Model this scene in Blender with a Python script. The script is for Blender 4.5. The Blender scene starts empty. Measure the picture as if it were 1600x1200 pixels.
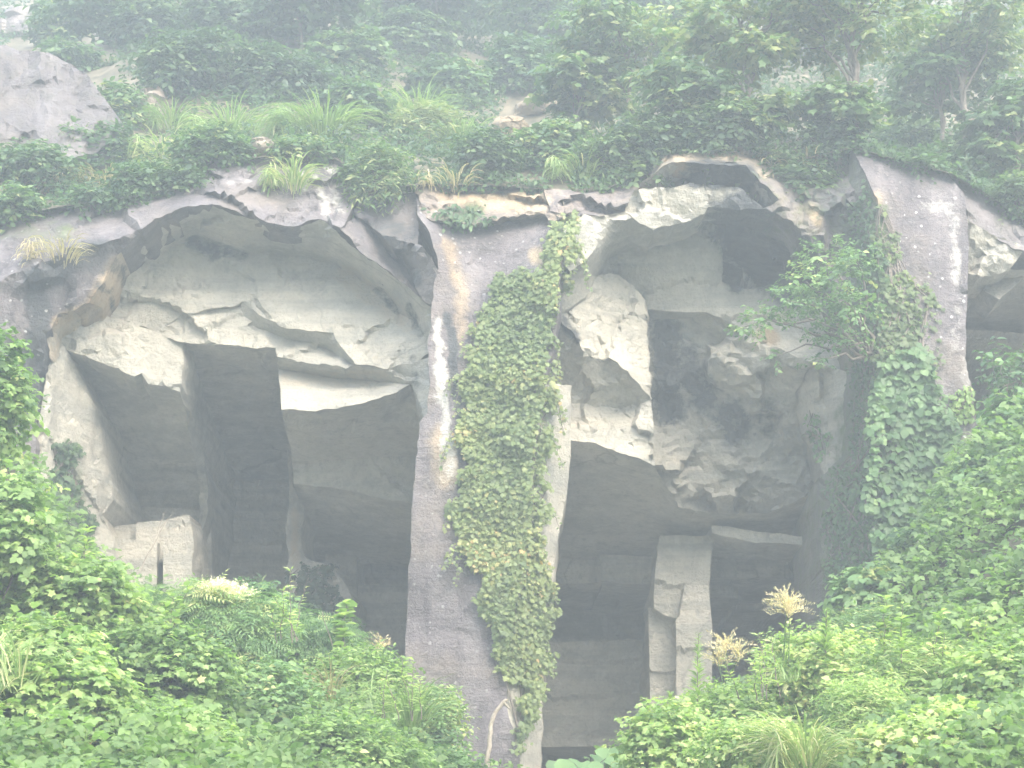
import bpy, math, random
import numpy as np
from mathutils import Vector
from mathutils.geometry import delaunay_2d_cdt
from mathutils.bvhtree import BVHTree

R = math.radians
scene = bpy.context.scene
# ------------------------------------------------------------------ camera, world, sun, exposure
PITCH, HFOV, CAMZ = 14.0, 28.0, 1.7
cam = bpy.data.cameras.new("camera")
camo = bpy.data.objects.new("camera", cam)
scene.collection.objects.link(camo)
camo.location = (0, 0, CAMZ)
camo.rotation_euler = (R(90 + PITCH), 0, 0)
cam.sensor_width = 36
cam.angle = R(HFOV)
cam.clip_start = 0.1
cam.clip_end = 2000
scene.camera = camo

SUN_EL, SUN_AZ = 40.0, 150.0          # azimuth measured from +Y (beyond the cliff) towards +X (right)
world = bpy.data.worlds.new("World")
scene.world = world
world.use_nodes = True
wn = world.node_tree
bg = wn.nodes["Background"]
sky = wn.nodes.new("ShaderNodeTexSky")
sky.sky_type = 'NISHITA'
sky.sun_disc = False
sky.sun_elevation = R(SUN_EL)
sky.sun_rotation = R(SUN_AZ)
sky.air_density = 1.0
sky.dust_density = 4.0
sky.ozone_density = 1.0
wn.links.new(sky.outputs[0], bg.inputs[0])
bg.inputs[1].default_value = 0.15
sun = bpy.data.lights.new("sun", 'SUN')
sun.energy = 0.65
sun.angle = R(45)
sun.color = (1.0, 0.93, 0.82)
suno = bpy.data.objects.new("sun", sun)
scene.collection.objects.link(suno)
sd = Vector((math.sin(R(SUN_AZ)) * math.cos(R(SUN_EL)), math.cos(R(SUN_AZ)) * math.cos(R(SUN_EL)), math.sin(R(SUN_EL))))
suno.rotation_euler = sd.to_track_quat('Z', 'Y').to_euler()
scene.view_settings.view_transform = 'Standard'
scene.view_settings.look = 'None'
scene.view_settings.exposure = 3.36
scene.view_settings.gamma = 1.0
HAZE_DENSITY = 0.0080
HAZE_COLOR = (0.85, 0.965, 0.93)

# ------------------------------------------------------------------ helpers
rng = np.random.default_rng(7)
col = scene.collection
T = math.tan(R(HFOV) / 2)
CP, SP = math.cos(R(PITCH)), math.sin(R(PITCH))

def raydir(px, py):
    u = (np.asarray(px, float) - 800) / 800 * T
    v = (600 - np.asarray(py, float)) / 800 * T
    return np.stack([u, CP - v * SP, SP + v * CP], -1)

def P(px, py, d):
    """world point seen in photo pixel (px,py) (1600x1200) at world depth y = d"""
    r = raydir(px, py)
    t = np.asarray(d, float) / r[..., 1]
    return r * t[..., None] + np.array([0, 0, CAMZ])

def unproj(p):
    p = np.asarray(p, float)
    q = p - np.array([0, 0, CAMZ])
    f = q[..., 1] * CP + q[..., 2] * SP
    up = -q[..., 1] * SP + q[..., 2] * CP
    return 800 + q[..., 0] / f / T * 800, 600 - up / f / T * 800

def pxm(d):           # metres per photo pixel at depth d
    return d * T / 800 / CP

def link(o, parent=None):
    col.objects.link(o)
    if parent is not None:
        o.parent = parent
    return o

def tag(o, label=None, cat=None, group=None, kind=None):
    if label: o['label'] = label
    if cat: o['category'] = cat
    if group: o['group'] = group
    if kind: o['kind'] = kind
    return o

def empty(name, loc, label=None, cat=None, group=None):
    o = bpy.data.objects.new(name, None)
    o.location = tuple(float(a) for a in loc)
    o.empty_display_size = 0.3
    link(o)
    return tag(o, label, cat, group)

def mesh_np(name, verts, tris, mat, attrs=None, parent=None, smooth=False, sharp=None):
    """verts (N,3), tris (M,3|4) -> object. world-space verts are shifted when parented to an empty"""
    verts = np.asarray(verts, np.float32)
    if parent is not None:
        verts = verts - np.array(parent.location, np.float32)
    me = bpy.data.meshes.new(name)
    nf, k = tris.shape
    me.vertices.add(len(verts)); me.vertices.foreach_set('co', verts.ravel())
    me.loops.add(nf * k); me.loops.foreach_set('vertex_index', tris.astype(np.int32).ravel())
    me.polygons.add(nf)
    me.polygons.foreach_set('loop_start', np.arange(0, nf * k, k, dtype=np.int32))
    me.polygons.foreach_set('loop_total', np.full(nf, k, np.int32))
    me.update(calc_edges=True)
    me.validate()
    for an, av in (attrs or {}).items():
        if len(me.vertices) != len(verts): break
        a = me.attributes.new(an, 'FLOAT', 'POINT')
        a.data.foreach_set('value', np.asarray(av, np.float32))
    if smooth:
        me.polygons.foreach_set('use_smooth', np.ones(len(me.polygons), bool))
        if sharp: me.set_sharp_from_angle(angle=R(sharp))
    me.materials.append(mat)
    o = bpy.data.objects.new(name, me)
    return link(o, parent)

# value noise
def _hash(ix, iy, iz, s):
    h = (ix.astype(np.int64) * 374761393 + iy.astype(np.int64) * 668265263 + iz.astype(np.int64) * 2147483647 + s * 1274126177) & 0xffffffff
    h = ((h ^ (h >> 13)) * 1274126177) & 0xffffffff
    h = ((h ^ (h >> 16)) * 2246822519) & 0xffffffff
    return ((h ^ (h >> 15)) & 0xffffff) / float(0xffffff)

def vnoise(p, s=0):
    i = np.floor(p); f = p - i; f = f * f * (3 - 2 * f)
    i = i.astype(np.int64)
    out = 0
    for dx in (0, 1):
        for dy in (0, 1):
            for dz in (0, 1):
                w = (f[:, 0] if dx else 1 - f[:, 0]) * (f[:, 1] if dy else 1 - f[:, 1]) * (f[:, 2] if dz else 1 - f[:, 2])
                out = out + w * _hash(i[:, 0] + dx, i[:, 1] + dy, i[:, 2] + dz, s)
    return out

def fbm(p, s=0, o=4):
    a, t, n = 1.0, 0, 0
    for k in range(o):
        t = t + a * (vnoise(p * 2 ** k, s + k * 17) - .5); n += a; a *= .5
    return t / n * 2

def facets(p, s, seed):
    """chipped planar facets: distance-free Voronoi cells, each with a tilted plane"""
    q = p / s; i = np.floor(q).astype(np.int64)
    best = np.full(len(p), 1e9); val = np.zeros(len(p))
    for dx in (-1, 0, 1):
        for dy in (-1, 0, 1):
            for dz in (-1, 0, 1):
                c = i + np.array([dx, dy, dz])
                h = [_hash(c[:, 0], c[:, 1], c[:, 2], seed + k) for k in range(7)]
                ctr = c + np.stack(h[:3], 1)
                dv = q - ctr; d2 = (dv ** 2).sum(1)
                v = (h[3] - .5) * .55 + (dv[:, 0] * (h[4] - .5) + dv[:, 2] * (h[5] - .5) + dv[:, 1] * (h[6] - .5)) * 1.5
                m = d2 < best
                best[m] = d2[m]; val[m] = v[m]
    return val * s

# ------------------------------------------------------------------ materials
def nodes(name):
    m = bpy.data.materials.new(name); m.use_nodes = True
    nt = m.node_tree; nt.nodes.clear()
    return m, nt, nt.nodes, nt.links

def mixc(N, L, fac, a, b):
    n = N.new("ShaderNodeMix"); n.data_type = 'RGBA'
    for k, v in ((0, fac), (6, a), (7, b)):
        if hasattr(v, 'is_linked'): L.new(v, n.inputs[k])
        else: n.inputs[k].default_value = v if k == 0 else (*v, 1)
    return n.outputs[2]

def math_(N, L, op, a, b=0.0, clamp=False):
    n = N.new("ShaderNodeMath"); n.operation = op; n.use_clamp = clamp
    for k, v in ((0, a), (1, b)):
        if hasattr(v, 'is_linked'): L.new(v, n.inputs[k])
        else: n.inputs[k].default_value = v
    return n.outputs[0]

def noise(N, L, vec, scale, detail=5, rough=.6, dist=0.0):
    n = N.new("ShaderNodeTexNoise")
    n.inputs['Scale'].default_value = scale; n.inputs['Detail'].default_value = detail
    n.inputs['Roughness'].default_value = rough; n.inputs['Distortion'].default_value = dist
    L.new(vec, n.inputs['Vector'])
    return n.outputs['Fac']

def ramp(N, L, fac, stops):
    n = N.new("ShaderNodeValToRGB")
    cr = n.color_ramp
    while len(cr.elements) < len(stops): cr.elements.new(.5)
    for e, (p, c) in zip(cr.elements, stops):
        e.position = p; e.color = (*c, 1) if len(c) == 3 else c
    L.new(fac, n.inputs[0])
    return n.outputs[0]

def attr(N, name):
    n = N.new("ShaderNodeAttribute"); n.attribute_name = name
    return n.outputs['Fac']

def rock_material(name):
    m, nt, N, L = nodes(name)
    out = N.new("ShaderNodeOutputMaterial"); b = N.new("ShaderNodeBsdfPrincipled")
    tc = N.new("ShaderNodeTexCoord")
    geo = N.new("ShaderNodeNewGeometry")
    pos = geo.outputs['Position']
    mp = N.new("ShaderNodeMapping"); mp.inputs['Scale'].default_value = (1, 1, .22); L.new(pos, mp.inputs[0])
    mh = N.new("ShaderNodeMapping"); mh.inputs['Scale'].default_value = (.25, .25, 3.2); L.new(pos, mh.inputs[0])
    n1 = noise(N, L, pos, .55, 8, .62)
    n2 = noise(N, L, pos, 3.5, 8, .7)
    ns = noise(N, L, mp.outputs[0], 1.6, 8, .65, .4)       # vertical streaks
    nh = noise(N, L, mh.outputs[0], 1.0, 6, .6)            # bedding
    n5 = noise(N, L, pos, 14, 6, .7)
    base = ramp(N, L, n1, [(.3, (.37, .355, .295)), (.5, (.445, .42, .35)), (.7, (.50, .465, .385))])
    base = mixc(N, L, math_(N, L, 'MULTIPLY', ramp(N, L, nh, [(.46, (0, 0, 0)), (.6, (1, 1, 1))]), .55), base, (.26, .265, .24))
    base = mixc(N, L, math_(N, L, 'MULTIPLY', ramp(N, L, n2, [(.5, (0, 0, 0)), (.68, (1, 1, 1))]), .5), base, (.54, .52, .45))
    base = mixc(N, L, math_(N, L, 'MULTIPLY', ramp(N, L, n2, [(.34, (1, 1, 1)), (.47, (0, 0, 0))]), .5), base, (.24, .245, .22))
    base = mixc(N, L, math_(N, L, 'MULTIPLY', ramp(N, L, ns, [(.52, (0, 0, 0)), (.66, (1, 1, 1))]), .35), base, (.27, .27, .245))
    base = mixc(N, L, math_(N, L, 'MULTIPLY', ramp(N, L, n5, [(.35, (1, 1, 1)), (.5, (0, 0, 0))]), .25), base, (.24, .24, .21))
    vc = N.new('ShaderNodeTexVoronoi'); vc.feature = 'DISTANCE_TO_EDGE'; vc.inputs['Scale'].default_value = .26; wv = N.new('ShaderNodeVectorMath'); wv.operation = 'ADD'; sc_ = N.new('ShaderNodeVectorMath'); sc_.operation = 'SCALE'; sc_.inputs['Scale'].default_value = .9; nz_ = N.new('ShaderNodeTexNoise'); nz_.inputs['Scale'].default_value = 1.4; nz_.inputs['Detail'].default_value = 6; L.new(pos, nz_.inputs['Vector']); L.new(nz_.outputs['Color'], sc_.inputs[0]); L.new(pos, wv.inputs[0]); L.new(sc_.outputs[0], wv.inputs[1]); L.new(wv.outputs[0], vc.inputs[0])
    crack = math_(N, L, 'MULTIPLY', ramp(N, L, vc.outputs['Distance'], [(.0, (1, 1, 1)), (.012, (0, 0, 0))]), ramp(N, L, n1, [(.48, (0, 0, 0)), (.56, (1, 1, 1))]))
    base = mixc(N, L, math_(N, L, 'MULTIPLY', crack, .4), base, (.13, .13, .115))
    def masked(at, sharp, nz, hard=6.0):
        # attribute broken up by noise so it keeps a ragged natural edge
        a = attr(N, at)
        x = math_(N, L, 'ADD', a, math_(N, L, 'MULTIPLY', math_(N, L, 'SUBTRACT', nz, .5), sharp))
        return math_(N, L, 'MULTIPLY', math_(N, L, 'SUBTRACT', x, .5 - .5 / hard), hard, True)
    wcol = ramp(N, L, ns, [(.32, (.09, .083, .088)), (.5, (.155, .14, .146)), (.64, (.225, .205, .207))])
    wcol = mixc(N, L, ramp(N, L, n5, [(.55, (0, 0, 0)), (.68, (1, 1, 1))]), wcol, (.24, .225, .225))
    wcol = mixc(N, L, math_(N, L, 'MULTIPLY', ramp(N, L, n1, [(.5, (0, 0, 0)), (.62, (1, 1, 1))]), .5), wcol, (.235, .20, .165))
    wcol = mixc(N, L, math_(N, L, 'MULTIPLY', ramp(N, L, n2, [(.38, (1, 1, 1)), (.5, (0, 0, 0))]), .45), wcol, (.075, .073, .07))
    c = mixc(N, L, masked('wx', .9, ns, 2.0), base, wcol)
    oc = ramp(N, L, ns, [(.35, (.30, .22, .14)), (.6, (.46, .37, .25))])
    c = mixc(N, L, masked('oc', 1.1, n2, 1.8), c, oc)
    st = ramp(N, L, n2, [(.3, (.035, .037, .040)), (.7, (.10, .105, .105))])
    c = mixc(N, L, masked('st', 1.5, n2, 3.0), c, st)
    gr = ramp(N, L, n2, [(.3, (.05, .075, .035)), (.7, (.12, .16, .07))])
    c = mixc(N, L, masked('gr', 1.5, n2, 2.2), c, gr)
    wh = ramp(N, L, ns, [(.3, (.32, .31, .28)), (.6, (.50, .49, .45))])
    c = mixc(N, L, masked('wh', 1.6, n2, 3.0), c, wh)
    vo = N.new("ShaderNodeTexVoronoi"); vo.inputs['Scale'].default_value = 4.5; L.new(pos, vo.inputs[0])
    spots = ramp(N, L, math_(N, L, 'ADD', vo.outputs['Distance'], math_(N, L, 'MULTIPLY', n5, .35)), [(.27, (1, 1, 1)), (.33, (0, 0, 0))])
    spots = math_(N, L, 'MULTIPLY', spots, attr(N, 'li'), True)
    c = mixc(N, L, spots, c, (.72, .73, .70))
    L.new(c, b.inputs['Base Color'])
    b.inputs['Roughness'].default_value = .92
    b.inputs['Specular IOR Level'].default_value = .25
    bp = N.new("ShaderNodeBump"); bp.inputs['Strength'].default_value = .85; bp.inputs['Distance'].default_value = .2
    hsum = math_(N, L, 'ADD', math_(N, L, 'MULTIPLY', n2, .6), math_(N, L, 'MULTIPLY', nh, .45))
    hsum = math_(N, L, 'ADD', hsum, math_(N, L, 'MULTIPLY', n5, .22))
    L.new(hsum, bp.inputs['Height']); L.new(bp.outputs[0], b.inputs['Normal'])
    L.new(b.outputs[0], out.inputs[0])
    return m

def leaf_material(name, stops, trans=.35, gloss=.35):
    m, nt, N, L = nodes(name)
    out = N.new("ShaderNodeOutputMaterial"); b = N.new("ShaderNodeBsdfPrincipled"); t = N.new("ShaderNodeBsdfTranslucent")
    c = ramp(N, L, attr(N, 'tint'), stops)
    L.new(c, b.inputs['Base Color'])
    b.inputs['Roughness'].default_value = .48
    b.inputs['Specular IOR Level'].default_value = gloss
    tcol = N.new("ShaderNodeMix"); tcol.data_type = 'RGBA'; tcol.blend_type = 'MULTIPLY'
    tcol.inputs[0].default_value = 1; L.new(c, tcol.inputs[6]); tcol.inputs[7].default_value = (1.5, 1.7, .9, 1)
    L.new(tcol.outputs[2], t.inputs[0])
    mx = N.new("ShaderNodeMixShader"); mx.inputs[0].default_value = trans
    L.new(b.outputs[0], mx.inputs[1]); L.new(t.outputs[0], mx.inputs[2]); L.new(mx.outputs[0], out.inputs[0])
    return m

def plain_material(name, c1, c2, scale=6, rough=.9, bump=.4):
    m, nt, N, L = nodes(name)
    out = N.new("ShaderNodeOutputMaterial"); b = N.new("ShaderNodeBsdfPrincipled")
    geo = N.new("ShaderNodeNewGeometry")
    n = noise(N, L, geo.outputs['Position'], scale, 8, .7)
    L.new(ramp(N, L, n, [(.35, c1), (.65, c2)]), b.inputs['Base Color'])
    b.inputs['Roughness'].default_value = rough
    b.inputs['Specular IOR Level'].default_value = .2
    bp = N.new("ShaderNodeBump"); bp.inputs['Strength'].default_value = bump; bp.inputs['Distance'].default_value = .05
    L.new(n, bp.inputs['Height']); L.new(bp.outputs[0], b.inputs['Normal'])
    L.new(b.outputs[0], out.inputs[0])
    return m

M_ROCK = rock_material("tuff_rock")
M_SOIL = plain_material("soil", (.035, .035, .02), (.12, .10, .065), 3)
def add_rubble(m):
    nt = m.node_tree; N, L = nt.nodes, nt.links
    b = next(n for n in N if n.type == 'BSDF_PRINCIPLED'); src = b.inputs['Base Color'].links[0].from_socket
    g = N.new("ShaderNodeNewGeometry"); sx = N.new("ShaderNodeSeparateXYZ"); L.new(g.outputs['Position'], sx.inputs[0])
    f = math_(N, L, 'ADD', sx.outputs['Y'], math_(N, L, 'MULTIPLY', noise(N, L, g.outputs['Position'], 1.2), 3))
    L.new(mixc(N, L, math_(N, L, 'SUBTRACT', f, 35.5, True), src, (.45, .44, .39)), b.inputs['Base Color'])
add_rubble(M_SOIL)
M_HILL = plain_material("hill_soil", (.06, .06, .04), (.20, .17, .12), 2.2)
M_BARK = plain_material("bark", (.10, .085, .07), (.22, .19, .16), 9)
M_DEAD = plain_material("dead_wood", (.22, .19, .15), (.42, .38, .32), 12)
G = lambda a: a
M_KUDZU = leaf_material("kudzu_leaves", [(0, (.05, .10, .045)), (.5, (.13, .23, .09)), (.85, (.23, .34, .13)), (1, (.42, .44, .18))])
M_BRIGHT = leaf_material("bright_leaves", [(0, (.09, .16, .055)), (.5, (.24, .35, .12)), (.85, (.42, .50, .20)), (1, (.60, .57, .30))], .45)
M_DARK = leaf_material("dark_leaves", [(0, (.022, .045, .024)), (.5, (.05, .09, .045)), (.85, (.09, .15, .06)), (1, (.16, .22, .09))])
M_HILLF = leaf_material("hill_leaves", [(0, (.035, .065, .03)), (.5, (.07, .13, .055)), (.85, (.13, .21, .08)), (1, (.25, .28, .12))])
M_IVY = leaf_material("ivy_leaves", [(0, (.04, .065, .03)), (.45, (.11, .16, .06)), (.8, (.21, .26, .095)), (.95, (.34, .33, .13)), (1, (.44, .31, .14))])
M_GRASS = leaf_material("grass_blades", [(0, (.10, .17, .05)), (.5, (.20, .30, .10)), (.85, (.33, .40, .17)), (1, (.50, .46, .27))])
M_DRY = leaf_material("dry_grass", [(0, (.20, .17, .10)), (.5, (.36, .30, .18)), (1, (.55, .47, .30))])
M_FLOWER = leaf_material("cream_flowers", [(0, (.58, .53, .32)), (.5, (.78, .73, .50)), (1, (.88, .84, .66))], .3)
M_PLUME = leaf_material("grass_plume", [(0, (.42, .33, .21)), (.5, (.62, .51, .35)), (1, (.78, .70, .54))], .4)

# ------------------------------------------------------------------ painted-in stains (mineral, algae, lichen) and dark marks, some of them shade, given as strokes on the rock
STROKES = {
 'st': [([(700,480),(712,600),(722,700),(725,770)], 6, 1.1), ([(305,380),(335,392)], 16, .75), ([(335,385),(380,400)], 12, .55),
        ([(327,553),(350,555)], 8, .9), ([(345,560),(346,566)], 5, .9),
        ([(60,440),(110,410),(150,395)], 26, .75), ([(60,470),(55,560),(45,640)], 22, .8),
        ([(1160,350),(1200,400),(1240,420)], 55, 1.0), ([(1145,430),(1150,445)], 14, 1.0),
        ([(1040,520),(1045,640)], 26, .85), ([(1070,560),(1100,620)], 32, .7), ([(1140,650),(1150,670)], 34, .75), ([(1200,640),(1195,670)], 22, .55),  # right cave ceiling: dark stains that also paint in the shade of hollows
        ([(1090,270),(1160,275)], 26, .9), ([(600,350),(640,380)], 26, .55), ([(620,400),(650,440)], 14, .7), ([(645,560),(650,600)], 8, .5),  # the stroke in the recess over the right cave paints overhang shade
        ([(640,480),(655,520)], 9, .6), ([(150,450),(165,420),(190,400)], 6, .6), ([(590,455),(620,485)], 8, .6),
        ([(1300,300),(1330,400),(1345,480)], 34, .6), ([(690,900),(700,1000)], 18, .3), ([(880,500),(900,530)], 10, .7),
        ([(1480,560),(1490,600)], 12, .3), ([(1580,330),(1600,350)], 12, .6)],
 'wh': [([(683,500),(688,560),(690,605)], 8, .85), ([(692,615),(697,660),(700,700)], 7.5, .9), ([(698,690),(702,740)], 14, .6),
        ([(485,262),(500,300),(512,340)], 9, .5), ([(515,262),(525,300),(530,330)], 10, .5), ([(470,268),(478,292)], 8, .5), ([(350,270),(380,275)], 24, .3), ([(440,265),(470,270)], 22, .3), ([(1450,320),(1495,330)], 12, .42), ([(1488,340),(1500,460),(1490,560)], 12, .42), ([(1430,420),(1450,470)], 16, .3), ([(1505,560),(1515,700)], 12, .36)],
 'oc': [([(700,300),(760,310),(840,315)], 24, .75), ([(700,380),(720,450),(720,520)], 12, .6), ([(840,400),(862,410)], 14, .9), ([(850,430),(860,450)],10,.6),
        ([(690,690),(703,740)], 26, .62), ([(90,505),(140,480),(180,410)], 12, .75), ([(1195,520),(1205,528)], 12, 1.1), ([(1270,330),(1278,345)], 9, 1.0),
        ([(1060,250),(1160,245)], 12, .7), ([(540,430),(640,500)], 22, .42), ([(450,590),(600,590)], 18, .4), ([(1325,470),(1330,570)], 10, .5),
        ([(460,800),(462,880)], 8, .5), ([(1370,300),(1372,420),(1376,560)], 6, .6)],
 'gr': [([(740,330),(720,345)], 16, .8), ([(1376,330),(1376,420),(1378,600)], 12, .9), ([(1350,550),(1345,800)], 24, .7), ([(110,700),(120,780)], 16, .5),
        ([(20,370),(100,365)], 24, .4), ([(1330,650),(1320,900)], 30, .6)],
 'li': [([(1430,330),(1440,400),(1470,380)], 40, .9), ([(1490,330),(1498,450),(1495,560),(1510,700)], 26, 1.0), ([(690,800),(680,950),(720,1050)], 60, .35),
        ([(700,340),(800,360),(740,420)], 50, .45), ([(30,380),(60,500)], 60, .5)],
}
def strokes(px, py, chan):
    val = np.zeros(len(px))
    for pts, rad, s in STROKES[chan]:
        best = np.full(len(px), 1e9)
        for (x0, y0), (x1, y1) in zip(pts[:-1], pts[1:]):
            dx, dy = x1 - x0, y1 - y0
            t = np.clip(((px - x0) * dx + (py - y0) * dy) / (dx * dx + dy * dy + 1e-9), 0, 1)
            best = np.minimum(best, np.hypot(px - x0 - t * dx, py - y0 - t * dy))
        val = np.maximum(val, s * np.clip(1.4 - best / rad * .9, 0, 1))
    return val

# ------------------------------------------------------------------ rock patches
def jag_edge(a, b, step, amp):
    """subdivide an edge with a repeatable ragged offset; a,b=(px,py,invt)"""
    key = tuple(sorted([(round(a[0]), round(a[1])), (round(b[0]), round(b[1]))]))
    flip = (round(a[0]), round(a[1])) != key[0]
    if flip: a, b = b, a
    L_ = math.hypot(b[0] - a[0], b[1] - a[1])
    n = max(1, int(L_ / step))
    r = random.Random(hash(key) & 0xffffffff if False else (key[0][0] * 7919 + key[0][1] * 104729 + key[1][0] * 1299709 + key[1][1]) & 0xffffff)
    pts = [0.0] * (n + 1)
    s = n
    def rec(i, j, w):
        if j - i < 2: return
        k = (i + j) // 2
        pts[k] = (pts[i] + pts[j]) / 2 + r.uniform(-w, w)
        rec(i, k, w * .72); rec(k, j, w * .72)
    rec(0, n, min(amp * L_ * .05, 2.6 * amp))
    nx, ny = -(b[1] - a[1]) / (L_ + 1e-9), (b[0] - a[0]) / (L_ + 1e-9)
    out = []
    for i in range(n + 1):
        f = i / n
        out.append((a[0] + (b[0] - a[0]) * f + nx * pts[i], a[1] + (b[1] - a[1]) * f + ny * pts[i], a[2] + (b[2] - a[2]) * f))
    if flip: out.reverse()
    return out[:-1]

def mvc(pts, poly, val):
    """mean value interpolation of val at polygon vertices"""
    out = np.zeros(len(pts))
    for s in range(0, len(pts), 4000):
        p = pts[s:s + 4000]
        d = poly[None] - p[:, None]
        r = np.hypot(d[..., 0], d[..., 1]) + 1e-6
        dn = np.roll(d, -1, 1); rn = np.roll(r, -1, 1)
        cr = d[..., 0] * dn[..., 1] - d[..., 1] * dn[..., 0]
        dt = (d * dn).sum(-1)
        th = np.where(np.abs(cr) < 1e-9, 0, (r * rn - dt) / np.where(np.abs(cr) < 1e-9, 1, cr))
        w = (th + np.roll(th, 1, 1)) / r
        ws = w.sum(1)
        v = (w * val[None]).sum(1) / np.where(np.abs(ws) < 1e-9, 1, ws)
        out[s:s + 4000] = np.clip(v, val.min(), val.max())
    return out

class Rock:
    def __init__(self): self.v = []; self.f = []; self.n = 0; self.at = {k: [] for k in ('wx', 'st', 'wh', 'oc', 'gr', 'li')}
    def patch(self, pts, rough=.3, wx=0.0, oc=0.0, st=0.0, gr=0.0, th=1.5, jag=1.0, sp=6.5, up=0.0, flute=0.0, sm=.12, hollows=()):
        base = []
        for p in pts:
            rd = raydir(p[0], p[1]); base.append((p[0], p[1], rd[1] / p[2]))     # 1/t is linear in px for planes
        poly = []
        n = len(base)
        for i in range(n):
            poly += jag_edge(base[i], base[(i + 1) % n], sp, jag)
        poly = np.array(poly)
        x0, y0 = poly[:, :2].min(0); x1, y1 = poly[:, :2].max(0)
        big = max(x1 - x0, y1 - y0)
        s = sp if big < 900 else sp * 1.6
        gx, gy = np.meshgrid(np.arange(x0, x1, s), np.arange(y0, y1, s))
        g = np.stack([gx.ravel(), gy.ravel()], 1); g = g + rng.uniform(-.33, .33, g.shape) * s
        # inside test
        ins = np.zeros(len(g), bool); md = np.full(len(g), 1e9)
        j = len(poly) - 1
        for i in range(len(poly)):
            xi, yi = poly[i, :2]; xj, yj = poly[j, :2]
            c = ((yi > g[:, 1]) != (yj > g[:, 1])) & (g[:, 0] < (xj - xi) * (g[:, 1] - yi) / (yj - yi + 1e-12) + xi)
            ins ^= c
            md = np.minimum(md, np.hypot(g[:, 0] - xi, g[:, 1] - yi)); j = i
        g = g[ins & (md > s * .45)]
        allp = np.vstack([poly[:, :2], g])
        vv = [Vector((float(a), float(b))) for a, b in allp]
        res = delaunay_2d_cdt(vv, [], [list(range(len(poly)))], 1, 1e-3)
        ov = np.array([(v.x, v.y) for v in res[0]])
        inv = mvc(ov, poly[:, :2], poly[:, 2])
        for k, orig in enumerate(res[3]):
            if orig and orig[0] < len(poly): inv[k] = poly[orig[0], 2]
        rd = raydir(ov[:, 0], ov[:, 1])
        w = rd / inv[:, None] + np.array([0, 0, CAMZ])
        # displacement in depth
        disp = sm * fbm(w * .45, 3, 3)
        if rough: disp = disp + rough * (facets(w * np.array([1, 1, 1.25]), 1.25, 11) * .62 + facets(w, .5, 23) * .5 + facets(w * np.array([1, 1, 1.5]), .24, 37) * .5 + .05 * fbm(w * 3.1, 9, 3))
        if 0 < rough <= .08:
            cc_ = (w[:, 2] + .55 * w[:, 1]) / .8 + .25 * fbm(w * .5, 61, 3); ci = np.floor(cc_).astype(np.int64)
            disp = disp + .16 * (_hash(ci, ci * 0, ci * 0, 5) - .5) + .10 * (_hash(ci, np.floor(w[:, 0] / 2.3 + ci * .37).astype(np.int64), ci * 0, 6) - .5)
        if flute: disp = disp + flute * fbm(w * np.array([2.6, 2.6, .3]), 31, 3)
        for hx_, hy_, hrx, hry, hd_ in hollows:
            e_ = ((ov[:, 0] - hx_) / hrx) ** 2 + ((ov[:, 1] - hy_) / hry) ** 2 + .5 * fbm(w * 1.2, 77, 3)
            disp = disp + hd_ * np.clip(1.25 - e_, 0, 1)
        dirn = rd / np.linalg.norm(rd, axis=1)[:, None]
        w = w + dirn * disp[:, None]
        tri = [f for f in res[2] if len(f) == 3]
        tri = np.array(tri, int)
        off = self.n
        self.v.append(w); self.f.append(tri + off)
        px, py = ov[:, 0], ov[:, 1]
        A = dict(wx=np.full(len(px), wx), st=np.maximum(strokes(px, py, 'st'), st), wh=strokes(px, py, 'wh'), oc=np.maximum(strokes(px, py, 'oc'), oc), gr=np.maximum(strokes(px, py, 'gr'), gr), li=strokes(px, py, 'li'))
        cnt = len(w)
        # skirt: the boundary is carried straight back so that the slab has real thickness
        if th:
            from collections import Counter
            ec = Counter(); od = {}
            for a, b, c in tri:
                for e in ((a, b), (b, c), (c, a)):
                    k = (min(e), max(e)); ec[k] += 1; od[k] = e
            be = [od[k] for k, v_ in ec.items() if v_ == 1]
            bi = sorted({i for e in be for i in e}); mp = {b: k for k, b in enumerate(bi)}
            steps = 3
            prev = np.array(bi)
            prevoff = None
            faces = []
            base_off = cnt
            for q in range(1, steps + 1):
                z = w[bi] + np.array([0, 1, 0]) * (th * q / steps) + (fbm(w[bi] * 1.3 + q * 7.7, 5, 2) * .10 * min(th, 2))[:, None] * np.array([1, 0, 1])
                self.v.append(z)
                for k in A: A[k] = np.concatenate([A[k], A[k][bi] if q == 1 else A[k][-len(bi):]])
                for a, b in be:
                    ia, ib = mp[a], mp[b]
                    pa = a if q == 1 else base_off + (q - 2) * len(bi) + ia
                    pb = b if q == 1 else base_off + (q - 2) * len(bi) + ib
                    na, nb = base_off + (q - 1) * len(bi) + ia, base_off + (q - 1) * len(bi) + ib
                    faces.append((pa, na, pb)); faces.append((pb, na, nb))
                cnt += len(bi)
            self.f.append(np.array(faces, int) + off)
        self.n += cnt
        for k in A: self.at[k].append(A[k])
    def build(self, name, parent=None, mat=None):
        v = np.vstack(self.v); f = np.vstack(self.f)
        at = {k: np.concatenate(a) for k, a in self.at.items()}
        o = mesh_np(name, v, f, mat or M_ROCK, at, parent, True, 20)
        self.V, self.F = v, f
        return o

C = Rock()
# --- backing rock mass far behind the chambers
C.patch([(-700,150,61),(2300,150,61),(2300,1500,61),(-700,1500,61)], rough=0, th=0, sp=60, jag=0)
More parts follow.
